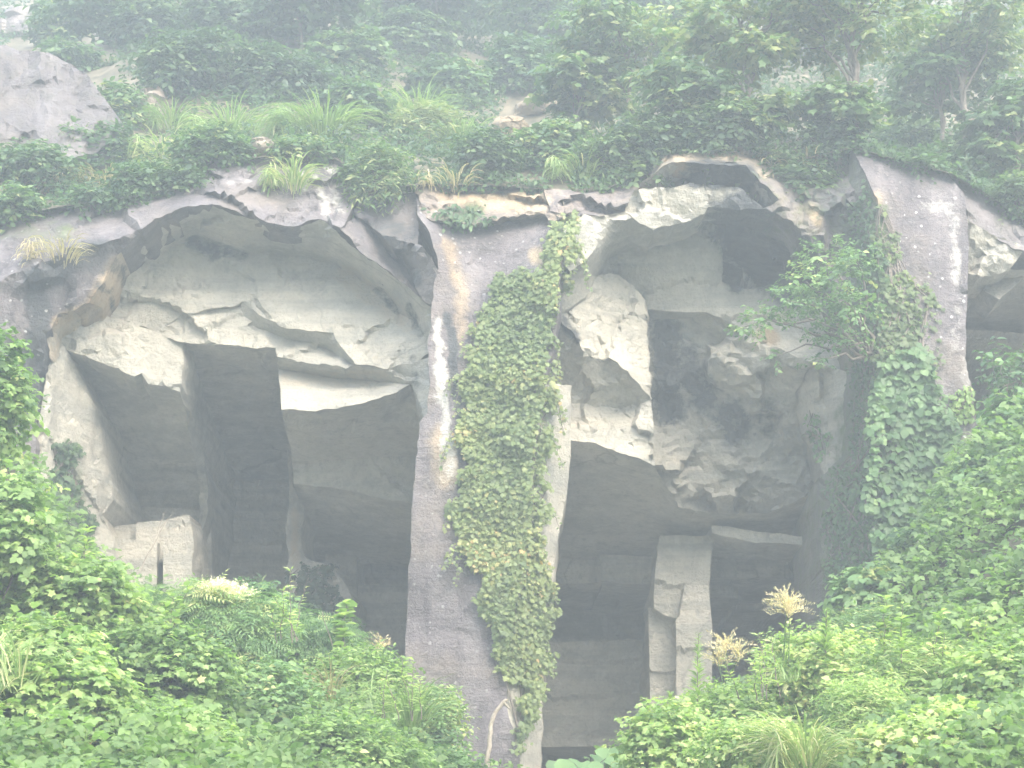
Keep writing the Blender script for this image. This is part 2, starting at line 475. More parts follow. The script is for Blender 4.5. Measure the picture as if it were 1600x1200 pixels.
# --- left chamber, left bay
C.patch([(150,755,45.36),(330,755,45.36),(330,1320,45.36),(150,1320,45.36)], rough=.05, th=3, jag=.3)
C.patch([(99,546,40.6),(165,570,40.7),(210,589,40.8),(232,601,40.86),(281,613,40.92),(292,645,41.52),(307,720,43.62),(314,762,44.64),(322,800,45.42),(172,790,45.42),(169,738,44.76),(154,660,43.02),(116,572,41.04)], rough=.05, th=1, jag=.7)
C.patch([(75,560,39.0),(93,530,39.3),(112,560,39.6),(122,580,39.9),(156,660,40.8),(171,738,41.3),(178,780,41.6),(160,805,41.4),(178,845,41.6),(205,1320,42),(50,1320,39.0),(50,720,38.9)], rough=.07, th=9, flute=.3, jag=1)
# --- slot
C.patch([(278,535,41.10),(386,542,41.10),(445,543,41.10),(475,740,48.67),(470,800,52.15),(290,800,52.15),(300,740,48.67)], rough=.05, th=1, jag=.3)
C.patch([(280,790,52.13),(480,790,52.13),(480,1320,52.13),(280,1320,52.13)], rough=.04, th=1, jag=.2)
C.patch([(357,752,48.87),(470,748,48.87),(470,1320,48.87),(350,1320,48.87),(352,905,48.78)], rough=.05, th=4, jag=.4)
C.patch([(285,536,40.98),(294,595,41.58),(307,670,42.72),(321,737,44.04),(325,770,44.64),(322,810,44.52),(311,850,44.22),(303,905,43.92),(300,1320,43.92),(288,1320,44.82),(300,840,44.82),(314,800,44.88),(312,762,44.46),(306,720,43.44),(291,645,41.52),(280,612,40.92)], rough=.10, th=9, jag=1.2)
# --- left chamber, right bay
C.patch([(441,638,40.4),(480,642,40.3),(551,633,40.2),(620,613,40.2),(642,600,40.4),(690,650,39.8),(690,712,42.90),(560,716,43.02),(458,729,43.32),(450,685,42.12)], rough=.04, th=1, jag=.8)
C.patch([(458,728,43.32),(560,715,43.02),(690,711,42.90),(690,792,42.96),(600,780,43.08),(525,763,43.20),(459,756,43.32)], rough=.12, th=2, jag=.8)
C.patch([(457,755,43.32),(525,762,43.20),(600,779,43.08),(690,791,42.96),(690,880,47.22),(560,870,47.22),(440,862,47.22)], rough=.05, th=1, jag=.8)
C.patch([(430,855,49.96),(700,862,49.96),(700,1320,49.96),(430,1320,49.96)], rough=.04, th=1, jag=.2)
C.patch([(545,913,47.78),(700,917,47.78),(700,1320,47.78),(545,1320,47.78)], rough=.04, th=2.5, jag=.4)
C.patch([(508,815,47.14),(556,820,47.14),(562,1320,47.14),(510,1320,47.14)], rough=.04, th=4, jag=.4)
C.patch([(449,700,42.72),(458,730,43.32),(458,760,43.44),(474,790,43.92),(470,830,44.04),(476,870,44.10),(520,885,44.28),(548,930,44.52),(560,1320,44.52),(446,1320,43.80),(448,885,43.68),(446,830,43.56),(452,775,43.44)], rough=.25, th=5, jag=1.2)
# --- left chamber upper facets
C.patch([(93,529,39.32),(131,500,39.51),(154,488,39.76),(195,501,39.82),(232,514,39.88),(262,528,40.07),(286,534,40.19),(281,612,40.07),(232,600,39.95),(221,583,39.82),(210,588,39.76),(165,569,39.70),(99,545,39.57)], rough=.3, th=2.4, jag=1.3)
C.patch([(154,488,39.95),(168,465,39.88),(188,430,39.82),(225,410,39.95),(262,390,40.07),(311,375,40.25),(326,382,40.25),(375,394,40.32),(442,397,40.32),(525,412,40.25),(562,435,40.13),(600,456,40.01),(624,490,39.82),(650,501,39.63),(665,527,39.45),(669,552,39.32),(645,568,39.45),(600,577,39.57),(555,569,39.57),(521,520,39.70),(442,512,39.76),(405,492,39.88),(379,471,40.01),(366,479,40.01),(337,481,39.95),(292,490,40.07),(240,516,40.19),(195,501,40.01)], rough=.26, th=2, jag=1.2)
C.patch([(220,512,40.25),(292,490,40.13),(337,482,40.19),(366,480,40.19),(379,471,40.25),(400,500,40.19),(386,507,40.07),(431,543,40.01),(386,542,40.01),(285,535,40.01),(250,526,40.07)], rough=.3, th=2, jag=1.2)
C.patch([(290,497,40.07),(325,506,40.07),(372,515,40.07),(378,520,39.95),(384,542,40.01),(286,534,40.01)], rough=.2, th=.6, jag=1.2)
C.patch([(375,472,40.07),(405,492,39.88),(442,512,39.76),(521,520,39.70),(555,569,39.57),(557,574,39.63),(517,546,40.13),(442,528,40.25),(384,508,40.32)], rough=.1, th=.8, jag=1)
C.patch([(384,506,40.25),(442,525,40.25),(517,543,40.19),(557,571,39.76),(540,576,39.63),(491,569,39.76),(433,557,39.88),(430,542,40.07)], rough=.3, th=.8, jag=1.2)
C.patch([(431,557,39.88),(491,569,39.76),(540,576,39.63),(558,570,39.63),(600,592,40.01),(514,588,40.25),(436,576,40.32)], rough=.1, th=.8, jag=.8)
C.patch([(435,574,40.44),(514,586,40.38),(560,590,40.25),(600,596,40.07),(643,598,39.82),(620,613,39.51),(551,633,39.45),(480,642,39.57),(440,640,39.63)], rough=.18, th=2.2, jag=1)
C.patch([(553,569,39.57),(600,577,39.51),(645,568,39.39),(690,550,39.08),(690,660,38.95),(662,650,39.08),(643,600,39.76),(600,598,40.07),(560,591,40.07)], rough=.18, th=2.2, jag=.8)
C.patch([(188,402,38.77),(238,356,38.64),(292,326,38.58),(330,320,38.52),(385,340,38.52),(465,354,38.52),(500,343,38.52),(525,360,38.52),(570,400,38.58),(615,432,38.64),(650,460,38.70),(690,485,38.77),(690,552,39.14),(669,553,39.26),(665,527,39.45),(650,501,39.63),(624,490,39.82),(600,456,40.01),(562,435,40.13),(525,412,40.25),(442,397,40.32),(375,394,40.32),(326,382,40.25),(311,375,40.25),(262,390,40.07),(225,410,39.95),(188,430,39.82)], rough=.3, th=.5, jag=1.1)
C.patch([(232,350,38.46),(184,398,38.46),(139,473,38.52),(90,492,38.52),(72,524,38.64),(78,560,38.83),(94,531,39.32),(131,501,39.51),(158,487,39.76),(168,465,39.82),(188,430,39.76),(190,402,38.83),(240,356,38.64)], rough=.3, oc=.55, th=2.2, jag=1.4)
# --- weathered skin of the cliff, left
C.patch([(-700,330,39.3),(0,345,39.3),(100,325,39.3),(240,306,39.3),(292,285,39.4),(300,318,38.5),(292,322,38.4),(232,350,38.3),(180,374,38.1),(60,412,37.9),(0,440,37.9),(-700,480,37.9)], rough=.5, wx=1.0, st=.2, th=1.5, jag=1.4)
C.patch([(-700,480,37.9),(0,440,37.9),(60,412,37.9),(180,374,38.1),(232,350,38.3),(184,398,38.4),(139,473,38.5),(90,492,38.5),(72,524,38.6),(60,600,38.7),(52,720,38.9),(48,1320,38.9),(-700,1320,38.2)], rough=.28, wx=.9, th=2, jag=1.3, flute=.25)
C.patch([(290,284,39.5),(330,250,39.8),(400,250,39.9),(450,246,39.9),(540,250,39.9),(562,300,39.6),(532,356,38.5),(500,342,38.4),(465,353,38.4),(385,339,38.4),(330,319,38.4),(292,322,38.4)], rough=.6, wx=.9, th=1, jag=1.5)
# brown rocks between arch and pillar
C.patch([(540,310,40),(565,308,39.8),(655,300,39.6),(655,345,38.9),(650,385,38.6),(600,372,38.7),(575,345,39.2),(560,340,39)], rough=.3, wx=.9, st=.28, th=1.5, jag=1.2)
C.patch([(525,352,38.5),(560,338,39.4),(578,345,39.6),(602,372,39.6),(640,420,39.4),(665,470,39.0),(650,460,38.7),(615,431,38.7),(570,399,38.6)], rough=.5, wx=.8, st=.3, th=1.5, jag=1.2)
C.patch([(598,368,38.6),(655,382,38.3),(690,430,38.3),(682,482,38.5),(660,468,38.7),(640,420,38.9)], rough=.6, wx=.8, st=.2, th=1.5, jag=1.4)
# --- right chamber upper facets
C.patch([(850,296,39.4),(940,300,39.8),(975,285,40.2),(1018,278,40.4),(991,298,39.5),(976,330,39),(950,338,39),(924,336,39),(900,333,38.8),(860,330,38.8)], rough=.6, oc=.3, wx=.85, th=1.5, jag=1.4)
C.patch([(880,362,38.3),(912,334,38.6),(924,338,38.7),(935,371,38.8),(924,398,38.6),(890,424,38.2),(876,409,38.1)], rough=.3, th=1.5, jag=1)
C.patch([(924,338,39),(976,330,38.9),(999,349,38.9),(1021,360,39.2),(999,371,39.8),(950,394,40.2),(930,430,40.2),(915,465,39.8),(868,490,39.2),(872,425,38.3),(890,424,38.4),(924,398,38.7),(935,371,38.9)], rough=.3, th=1.5, jag=1)
C.patch([(976,331,39.0),(980,315,39.0),(991,297,39.0),(1052,293,39.0),(1079,285,39.1),(1100,290,39.1),(1107,322,39.2),(1100,334,39.3),(1060,350,39.4),(1021,360,39.2),(999,349,39.1)], rough=.3, th=1.2, jag=1.2)
C.patch([(1100,288,39.2),(1157,294,39.2),(1193,326,39.1),(1150,328,39.3),(1105,323,39.4)], rough=.3, th=1, jag=1.2)
C.patch([(985,300,40),(1012,278,39.4),(1045,254,39.2),(1112,254,39.2),(1165,257,39.2),(1188,284,39.3),(1220,312,39.4),(1191,328,39.9),(1157,298,40.8),(1100,292,40.8),(1079,288,40.8),(1052,296,40.6)], rough=.35, st=.35, th=.5, jag=1.2)  # recess under the overhang, its shade also put into the colour
C.patch([(1012,280,39.5),(1030,238,40.0),(1160,228,40.0),(1220,250,40.0),(1190,285,39.3),(1165,258,39.1),(1112,255,39.1),(1045,255,39.1)], rough=.4, oc=.45, wx=.5, th=1, jag=1.4)
C.patch([(1165,240,40.4),(1240,255,40.4),(1290,245,40.4),(1330,232,40.4),(1376,310,39),(1380,460,39),(1325,500,39.3),(1300,440,39.6),(1262,425,39.6),(1264,385,39.4),(1238,345,39.2),(1191,326,39.1),(1218,312,39.2),(1188,285,39.2),(1165,258,39.2)], rough=.6, wx=.9, oc=.25, st=.2, gr=.3, th=1.5, jag=1.3)
# inner wall and recess
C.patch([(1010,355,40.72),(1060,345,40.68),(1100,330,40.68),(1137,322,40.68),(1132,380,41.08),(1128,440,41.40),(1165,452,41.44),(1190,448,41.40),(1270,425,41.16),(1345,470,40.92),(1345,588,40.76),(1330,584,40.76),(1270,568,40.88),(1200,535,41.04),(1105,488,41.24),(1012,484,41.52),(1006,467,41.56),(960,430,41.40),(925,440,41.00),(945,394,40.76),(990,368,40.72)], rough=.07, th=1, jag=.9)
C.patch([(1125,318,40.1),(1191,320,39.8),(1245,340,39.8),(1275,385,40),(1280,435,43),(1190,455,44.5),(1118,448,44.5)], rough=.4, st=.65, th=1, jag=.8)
C.patch([(1160,418,41.5),(1172,425,41.6),(1192,446,42),(1162,450,41.8)], rough=.2, th=1, jag=1)
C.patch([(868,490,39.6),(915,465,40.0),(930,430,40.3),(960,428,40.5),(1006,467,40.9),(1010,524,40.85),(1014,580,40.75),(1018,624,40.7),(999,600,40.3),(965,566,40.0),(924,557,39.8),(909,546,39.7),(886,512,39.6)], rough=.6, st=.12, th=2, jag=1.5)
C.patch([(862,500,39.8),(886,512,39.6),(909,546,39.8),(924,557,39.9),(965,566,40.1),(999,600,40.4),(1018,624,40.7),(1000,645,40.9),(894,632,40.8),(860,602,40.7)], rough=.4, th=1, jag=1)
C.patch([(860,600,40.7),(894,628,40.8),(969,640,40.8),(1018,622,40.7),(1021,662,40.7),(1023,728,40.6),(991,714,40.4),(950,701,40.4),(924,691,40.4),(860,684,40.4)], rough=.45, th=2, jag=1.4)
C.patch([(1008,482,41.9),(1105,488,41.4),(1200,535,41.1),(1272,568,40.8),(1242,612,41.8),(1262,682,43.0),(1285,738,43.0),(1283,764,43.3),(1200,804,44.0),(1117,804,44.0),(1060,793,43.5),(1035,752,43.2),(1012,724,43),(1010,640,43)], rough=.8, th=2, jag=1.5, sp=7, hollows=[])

C.patch([(1228,605,42.2),(1270,567,40.8),(1345,585,40.2),(1345,720,40.2),(1292,748,41),(1262,690,42.3)], rough=.4, th=1.5, jag=1)
# lower chamber
C.patch([(855,684,40.2),(924,691,40.2),(950,701,40.2),(991,714,40.2),(1022,728,40.6),(1035,750,41.3),(1060,792,41.8),(1120,803,42.12),(1125,880,46.80),(850,880,46.80)], rough=.05, th=1, jag=.8)
C.patch([(1110,801,42.12),(1200,802,42.18),(1283,764,41.7),(1340,760,41.7),(1340,880,46.80),(1110,880,46.80)], rough=.06, th=1, jag=.8)
C.patch([(1112,820,42.60),(1200,832,42.72),(1300,842,42.72),(1300,856,42.72),(1180,848,42.72),(1112,832,42.66)], rough=.1, th=2, jag=.8)
C.patch([(820,868,46.50),(940,872,46.50),(940,910,46.50),(820,914,46.50)], rough=.05, th=5, jag=.4)
C.patch([(938,866,45.60),(1060,872,45.60),(1060,915,45.60),(1010,912,45.60),(938,908,45.60)], rough=.05, th=5, jag=.6)
C.patch([(1100,868,45.60),(1151,870,45.60),(1151,902,45.60),(1100,900,45.60)], rough=.05, th=5, jag=.5)
C.patch([(1151,872,45.84),(1236,876,45.84),(1236,902,45.84),(1151,902,45.84)], rough=.05, th=5, jag=.5)
C.patch([(1100,914,46.80),(1153,917,46.80),(1153,935,46.80),(1100,934,46.80)], rough=.05, th=5, jag=.5)
C.patch([(1152,943,47.40),(1230,946,47.40),(1230,953,47.40),(1152,952,47.40)], rough=.05, th=5, jag=.5)
C.patch([(800,862,54.60),(1340,862,54.60),(1340,1320,54.60),(800,1320,54.60)], rough=.03, th=0, jag=.1)
C.patch([(1236,860,46.80),(1320,860,46.80),(1320,1320,46.80),(1236,1320,46.80)], rough=.05, th=5, jag=.3)
C.patch([(800,1004,47.10),(1020,1000,47.10),(1020,1164,47.10),(800,1168,47.10)], rough=.05, th=4, jag=.4)
# far-right chamber
C.patch([(1478,272,39.6),(1530,300,39.7),(1600,350,39.8),(1900,410,39.8),(2300,420,39.8),(2300,500,38.8),(1900,470,38.9),(1600,392,39),(1560,375,39.1),(1512,350,39.2),(1500,300,39.4)], rough=.4, wx=.7, th=1.5, jag=1.5)
C.patch([(1505,340,39.1),(1560,372,39.1),(1600,388,39.1),(1590,405,39.2),(1575,422,39.3),(1545,432,39.4),(1505,428,39.4)], rough=.6, th=1.5, jag=1.5)
C.patch([(1535,452,40.2),(1572,412,40.2),(1640,392,40.2),(1700,440,40.2),(1640,430,40),(1600,432,39.9),(1562,468,39.8)], rough=.1, th=1.5, jag=.6)
C.patch([(1490,420,39.5),(1900,425,39.5),(1950,640,49),(1490,600,49)], rough=.15, th=1, jag=.7)
C.patch([(1500,515,43),(1700,530,43),(1700,560,43.5),(1500,538,43.5)], rough=.2, th=3, jag=.7)
C.patch([(1480,590,48.5),(1980,600,48.5),(1980,1320,48.5),(1480,1320,48.5)], rough=.05, th=1, jag=.3)
C.patch([(1850,440,38.8),(2300,470,38.6),(2300,1320,38.6),(1860,1320,38.6)], rough=.4, wx=.9, th=4, jag=1.5)
cliff = C.build("cliff"); tag(cliff, kind='structure')

# --- pillars, each a thing
CPIL = Rock()
CPIL.patch([(650,290,39.8),(700,284,40),(760,290,40),(860,298,40),(908,332,38.8),(888,362,38.3),(880,410,38.0),(872,485,37.8),(868,530,37.8),(852,600,37.8),(835,700,37.7),(828,860,37.6),(800,960,37.5),(792,1040,37.5),(795,1120,37.4),(812,1180,37.3),(815,1320,37.3),(630,1320,37.5),(634,1030,37.6),(638,900,37.7),(643,800,37.8),(650,720,37.9),(655,660,38),(668,645,38),(672,600,38),(668,545,38),(674,480,38.1),(685,420,38.2),(672,365,38.3),(652,335,38.5)], rough=.10, wx=.85, th=7, jag=1.0, sp=7, sm=.3)
CPIL.patch([(850,600,37.8),(893,602,38.5),(892,690,38.6),(884,780,38.7),(868,860,38.6),(858,950,38.5),(852,1010,38.4),(848,1090,38.3),(842,1320,38.2),(812,1320,37.3),(811,1180,37.3),(794,1120,37.4),(791,1040,37.5),(798,960,37.5),(826,860,37.6),(833,700,37.7)], rough=.12, th=6, jag=.9, sp=7)
CPIL.patch([(648,300,39.3),(662,288,39.6),(700,283,39.9),(760,288,40),(862,296,39.8),(905,330,38.8),(870,345,38.7),(800,338,38.9),(740,352,38.7),(690,345,38.6),(655,338,38.6)], rough=.7, oc=.42, wx=.75, th=1.5, jag=3.4, sp=6)
o = CPIL.build("rock_pillar")
tag(o, "tall grey-mauve rock pillar between the two main caves, white mineral streak down its face", "rock pillar")
RPIL = Rock()
RPIL.patch([(1330,235,39.6),(1372,310,38.7),(1374,450,38.4),(1374,700,38.2),(1368,830,38.1),(1365,1320,38),(1290,1320,39.5),(1284,950,39.8),(1280,745,40.4),(1295,735,40.3),(1325,700,40.0),(1328,583,40.0),(1325,500,39.8),(1310,440,39.9)], rough=.35, wx=.7, gr=.45, th=5, jag=1.2, sp=7)
RPIL.patch([(1330,233,39.6),(1400,252,39.4),(1480,272,39.2),(1505,300,38.9),(1512,345,38.8),(1508,560,38.6),(1520,620,38.5),(1528,720,38.4),(1530,1320,38.2),(1364,1320,38),(1367,830,38.1),(1373,450,38.4),(1371,310,38.7)], rough=.12, wx=.9, th=6, jag=1.0, sp=7, sm=.25)
o = RPIL.build("rock_pillar")
tag(o, "mauve-grey rock pillar speckled with white lichen, kudzu climbing its face, at the right", "rock pillar")

t = empty("stone_column", P(1065, 1250, 43.5), "pale stepped stone column standing inside the right cave, cut in square blocks", "stone column")
for pts in ([(1030,836,43.3),(1117,836,43.3),(1110,878,43.3),(1109,918,43.3),(1068,918,43.3),(1060,966,43.3),(1040,962,43.3),(1022,950,43.3),(1026,874,43.3)],):
    K = Rock(); K.patch(pts, rough=.05, th=3, jag=.6, sp=7, sm=.05); K.build("upper_block", t)
K = Rock(); K.patch([(1013,950,43.7),(1062,952,43.7),(1058,1320,43.7),(1018,1320,43.7)], rough=.04, th=3, jag=.4, sp=7, sm=.05); K.build("left_shaft", t)
K = Rock(); K.patch([(1071,912,43.0),(1108,912,43.0),(1109,937,43),(1113,975,43),(1113,1320,43),(1056,1320,43),(1056,968,43),(1063,960,43)], rough=.04, th=3, jag=.5, sp=7, sm=.05); K.build("right_shaft", t)
for (pts, lab) in ((([(172,822,42.6),(216,818,42.6),(216,850,42.6),(178,850,42.6)]), "small dark stone block tucked against the back wall of the left cave bay"),
                   (([(214,816,42.4),(262,812,42.4),(296,805,42.4),(303,850,42.3),(300,880,42.3),(214,880,42.3)]), "upper pale stone block at the foot of the left cave bay, rough topped"),
                   (([(176,838,42.0),(246,846,42.0),(243,1320,42.0),(184,1320,42.0)]), "pale flat-faced stone block below the left wall of the left cave"),
                   (([(255,848,41.8),(298,853,41.8),(301,905,41.8),(298,1320,41.8),(250,1320,41.8)]), "pale flat-faced stone block beside the dark slot of the left cave")):
    K = Rock(); K.patch(pts, rough=.12, th=2, jag=.8, sp=6, sm=.05); o = K.build("stone_block")
    tag(o, lab, "stone block", "cut stone blocks in the left cave")

# ------------------------------------------------------------------ hillside above the cliff
TOPLINE = [(-900,330,39.2),(-700,330,39.2),(0,345,39.2),(100,326,39.2),(240,307,39.2),(292,286,39.3),(330,252,39.7),(450,248,39.8),(540,252,39.8),(562,306,39.6),(650,292,39.5),(760,292,39.7),(860,300,39.7),(940,301,39.7),(975,287,39.8),(1030,240,39.9),(1160,230,39.9),(1240,256,39.9),(1330,234,39.6),(1400,254,39.4),(1480,274,39.2),(1530,302,39.6),(1600,352,39.7),(1900,412,39.7),(2300,422,39.7),(2600,422,39.7)]
TL = np.array([P(a, b, c) for a, b, c in TOPLINE])
def topline(x): return np.interp(x, TL[:, 0], TL[:, 1]), np.interp(x, TL[:, 0], TL[:, 2])
def hill_z(x, y):
    x = np.asarray(x, float); y = np.asarray(y, float)
    yt, zt = topline(x); s = y - yt
    slope = .57 + .12 * np.exp(-((x + 8) / 6) ** 2)
    z = zt + np.where(s > 0, s * slope, s * .2)
    zs = 15.3 + (y - 40.0) * slope
    w = np.clip(s / 5, 0, 1)
    z = z * (1 - w) + (zs) * w
    p = np.stack([x.ravel(), y.ravel(), 0 * x.ravel()], 1)
    return z + (fbm(p * .35, 41, 3).reshape(x.shape) * .9 * np.clip(s / 1.5, 0, 1) + .08 * np.clip(s * 4 + 1, 0, 1))
xs = np.concatenate([np.linspace(-60, -17, 12), np.linspace(-16, 16, 130), np.linspace(17, 60, 12)])
ss = np.concatenate([[-.3], np.linspace(0, 50, 150), np.linspace(53, 90, 10)])
X, S = np.meshgrid(xs, ss); Y = topline(X)[0] + S
Zh = hill_z(X, Y)
HV = np.stack([X.ravel(), Y.ravel(), Zh.ravel()], 1)
nx, ny = len(xs), len(ss)
ii = (np.arange(ny - 1)[:, None] * nx + np.arange(nx - 1)[None]).ravel()
HF = np.stack([ii, ii + 1, ii + nx + 1, ii + nx], 1)
hill = mesh_np("hillside", HV, HF, M_HILL, smooth=True); tag(hill, kind='structure')

# ------------------------------------------------------------------ ground in front (bank rising to the quarry)
CREST = [(-900,640),(-300,640),(-40,650),(60,780),(160,930),(300,1010),(450,1060),(600,1120),(720,1230),(850,1290),(960,1260),(1060,1190),(1180,1090),(1270,1010),(1330,950),(1420,850),(1520,740),(1600,690),(1750,620),(2300,560)]
def crest_z(x, y):
    px = 800 + np.asarray(x) / (34.0) * CP * 800 / T
    py = np.interp(px, [a for a, b in CREST], [b for a, b in CREST])
    v = (600 - py) / 800 * T
    return CAMZ + 34.0 * (SP + v * CP) / (CP - v * SP)
def ground_z(x, y):
    x = np.asarray(x, float); y = np.asarray(y, float)
    zc = crest_z(x, y)
    a = np.clip((y - 8) / 26, 0, 1)
    z = zc * a ** 1.25
    # behind the crest the ground levels to the cave floor, but stays banked at the right and far left
    px = 800 + x / 36 * 800 / T
    bank = np.clip((px - 1330) / 150, 0, 1) + np.clip((40 - px) / 60, 0, 1)
    b = np.clip((y - 34.5) / 2.5, 0, 1)
    zf = np.where(zc > 2.3, 2.3 + (zc - 2.3) * np.clip(bank, 0, 1), zc * .9)
    z = z * (1 - b) + zf * b
    p = np.stack([x.ravel(), y.ravel(), 0 * x.ravel()], 1)
    return z + fbm(p * .5, 51, 3).reshape(x.shape) * .25 * np.clip((y - 5) / 10, 0, 1)
gx = np.concatenate([np.linspace(-500, -24, 16), np.linspace(-22, 22, 120), np.linspace(24, 500, 16)])
gy = np.concatenate([np.linspace(-500, -6, 14), np.linspace(-4, 62, 150), [80, 200, 500]])
GX, GY = np.meshgrid(gx, gy)
GZ = ground_z(np.clip(GX, -30, 30), np.clip(GY, -10, 62))
GV = np.stack([GX.ravel(), GY.ravel(), GZ.ravel()], 1)
nx, ny = len(gx), len(gy)
ii = (np.arange(ny - 1)[:, None] * nx + np.arange(nx - 1)[None]).ravel()
GF = np.stack([ii, ii + 1, ii + nx + 1, ii + nx], 1)
ground = mesh_np("ground", GV, GF, M_SOIL, smooth=True); tag(ground, kind='structure')

# ------------------------------------------------------------------ ray casting onto the rock
def bvh(objs):
    V, F, n = [], [], 0
    for R_ in objs:
        V.append(R_[0]); F.append(R_[1] + n); n += len(R_[0])
    V = np.vstack(V)
    return BVHTree.FromPolygons([Vector(v) for v in V.tolist()], [f for a in F for f in a.tolist()])
B_ROCK = bvh([(C.V, C.F), (CPIL.V, CPIL.F), (RPIL.V, RPIL.F)])
ORG = Vector((0, 0, CAMZ))
def hit(px, py, tree=None):
    d = Vector(raydir(px, py).tolist()).normalized()
    loc, nor, idx, dist = (tree or B_ROCK).ray_cast(ORG, d)
    if loc is None: return None, None
    if nor.dot(d) > 0: nor = -nor
    return np.array(loc), np.array(nor)

# ------------------------------------------------------------------ foliage
def tmpl(outline, centre, cz=0.0):
    v = [(*centre, cz)] + outline
    n = len(outline)
    return np.array(v, float), np.array([(0, 1 + i, 1 + (i + 1) % n) for i in range(n)])
OVATE = tmpl([(0,0,0),(.3,.32,.08),(.24,.68,.05),(0,1,-.12),(-.24,.68,.05),(-.3,.32,.08)], (0,.5), -.03)
NARROW = tmpl([(0,0,0),(.13,.4,.04),(0,1,-.15),(-.13,.4,.04)], (0,.45), -.02)
LOBED = tmpl([(0,0,0),(.38,-.02,.03),(.34,.3,.06),(.5,.58,-.02),(.2,.62,.03),(0,1,-.12),(-.2,.62,.03),(-.5,.58,-.02),(-.34,.3,.06),(-.38,-.02,.03)], (0,.4), .02)
def compose(parts):
    V, F, n = [], [], 0
    for (tv, tf), ang, s, off, tilt in parts:
        c, sn = math.cos(ang), math.sin(ang)
        w = tv * s
        w = np.stack([w[:, 0] * c + w[:, 1] * sn, -w[:, 0] * sn + w[:, 1] * c, w[:, 2] + tilt * np.hypot(w[:, 0], w[:, 1])], 1) + np.array(off)
        V.append(w); F.append(tf + n); n += len(tv)
    return np.vstack(V), np.vstack(F)
BROAD = tmpl([(0,0,0),(.42,.18,.06),(.42,.6,.05),(0,1,-.14),(-.42,.6,.05),(-.42,.18,.06)], (0,.45), -.05)
TRI = compose([(BROAD, 0, .62, (0,.38,0), -.15), (BROAD, 1.35, .55, (.04,.3,0), -.2), (BROAD, -1.35, .55, (-.04,.3,0), -.2)])
PINN = compose([(NARROW, 0, .3, (0,.85,-.12), -.2)] + [(NARROW, sgn * 1.15, .34 - .02 * i, (0, .12 + .15 * i, -.03 * i), -.15) for i in range(5) for sgn in (1, -1)])

def unit(a): return a / (np.linalg.norm(a, axis=-1, keepdims=True) + 1e-9)

def leaves_mesh(name, template, pos, axis, nor, size, tint, mat, parent=None):
    tv, tf = template
    axis = unit(axis); side = unit(np.cross(axis, nor)); nor = np.cross(side, axis)
    N = len(pos)
    V = pos[:, None] + size[:, None, None] * (tv[None, :, 0:1] * side[:, None] + tv[None, :, 1:2] * axis[:, None] + tv[None, :, 2:3] * nor[:, None])
    F = (tf[None] + (np.arange(N) * len(tv))[:, None, None]).reshape(-1, 3)
    tt = np.repeat(np.clip(tint, 0, 1), len(tv))
    return mesh_np(name, V.reshape(-1, 3), F, mat, {'tint': tt}, parent)

def tube_arrays(path, radii, sides=6):
    path = np.asarray(path, float); n = len(path)
    t = unit(np.gradient(path, axis=0))
    ref = np.array([0.3, 1, .1]); a = unit(np.cross(t, ref)); b = np.cross(t, a)
    an = np.arange(sides) / sides * 2 * math.pi
    V = path[:, None] + np.asarray(radii)[:, None, None] * (np.cos(an)[None, :, None] * a[:, None] + np.sin(an)[None, :, None] * b[:, None])
    F = []
    for i in range(n - 1):
        for j in range(sides):
            k = (j + 1) % sides
            F.append((i * sides + j, i * sides + k, (i + 1) * sides + k, (i + 1) * sides + j))
    return V.reshape(-1, 3), np.array(F)
def tubes(name, lst, mat, parent=None):
    V, F, n = [], [], 0
    for path, radii in lst:
        v, f = tube_arrays(path, radii); V.append(v); F.append(f + n); n += len(v)
    return mesh_np(name, np.vstack(V), np.vstack(F), mat, None, parent, True)

def bent(a, b, sag, n=8, wob=.05, seed=0):
    r = np.random.default_rng(seed)
    f = np.linspace(0, 1, n)[:, None]
    a, b = np.asarray(a, float), np.asarray(b, float)
    L_ = np.linalg.norm(b - a)
    p = a + (b - a) * f + np.array([0, 0, 1]) * sag * L_ * np.sin(f * math.pi)
    p[1:-1] += r.normal(0, wob * L_ / 3, (n - 2, 3))
    return p

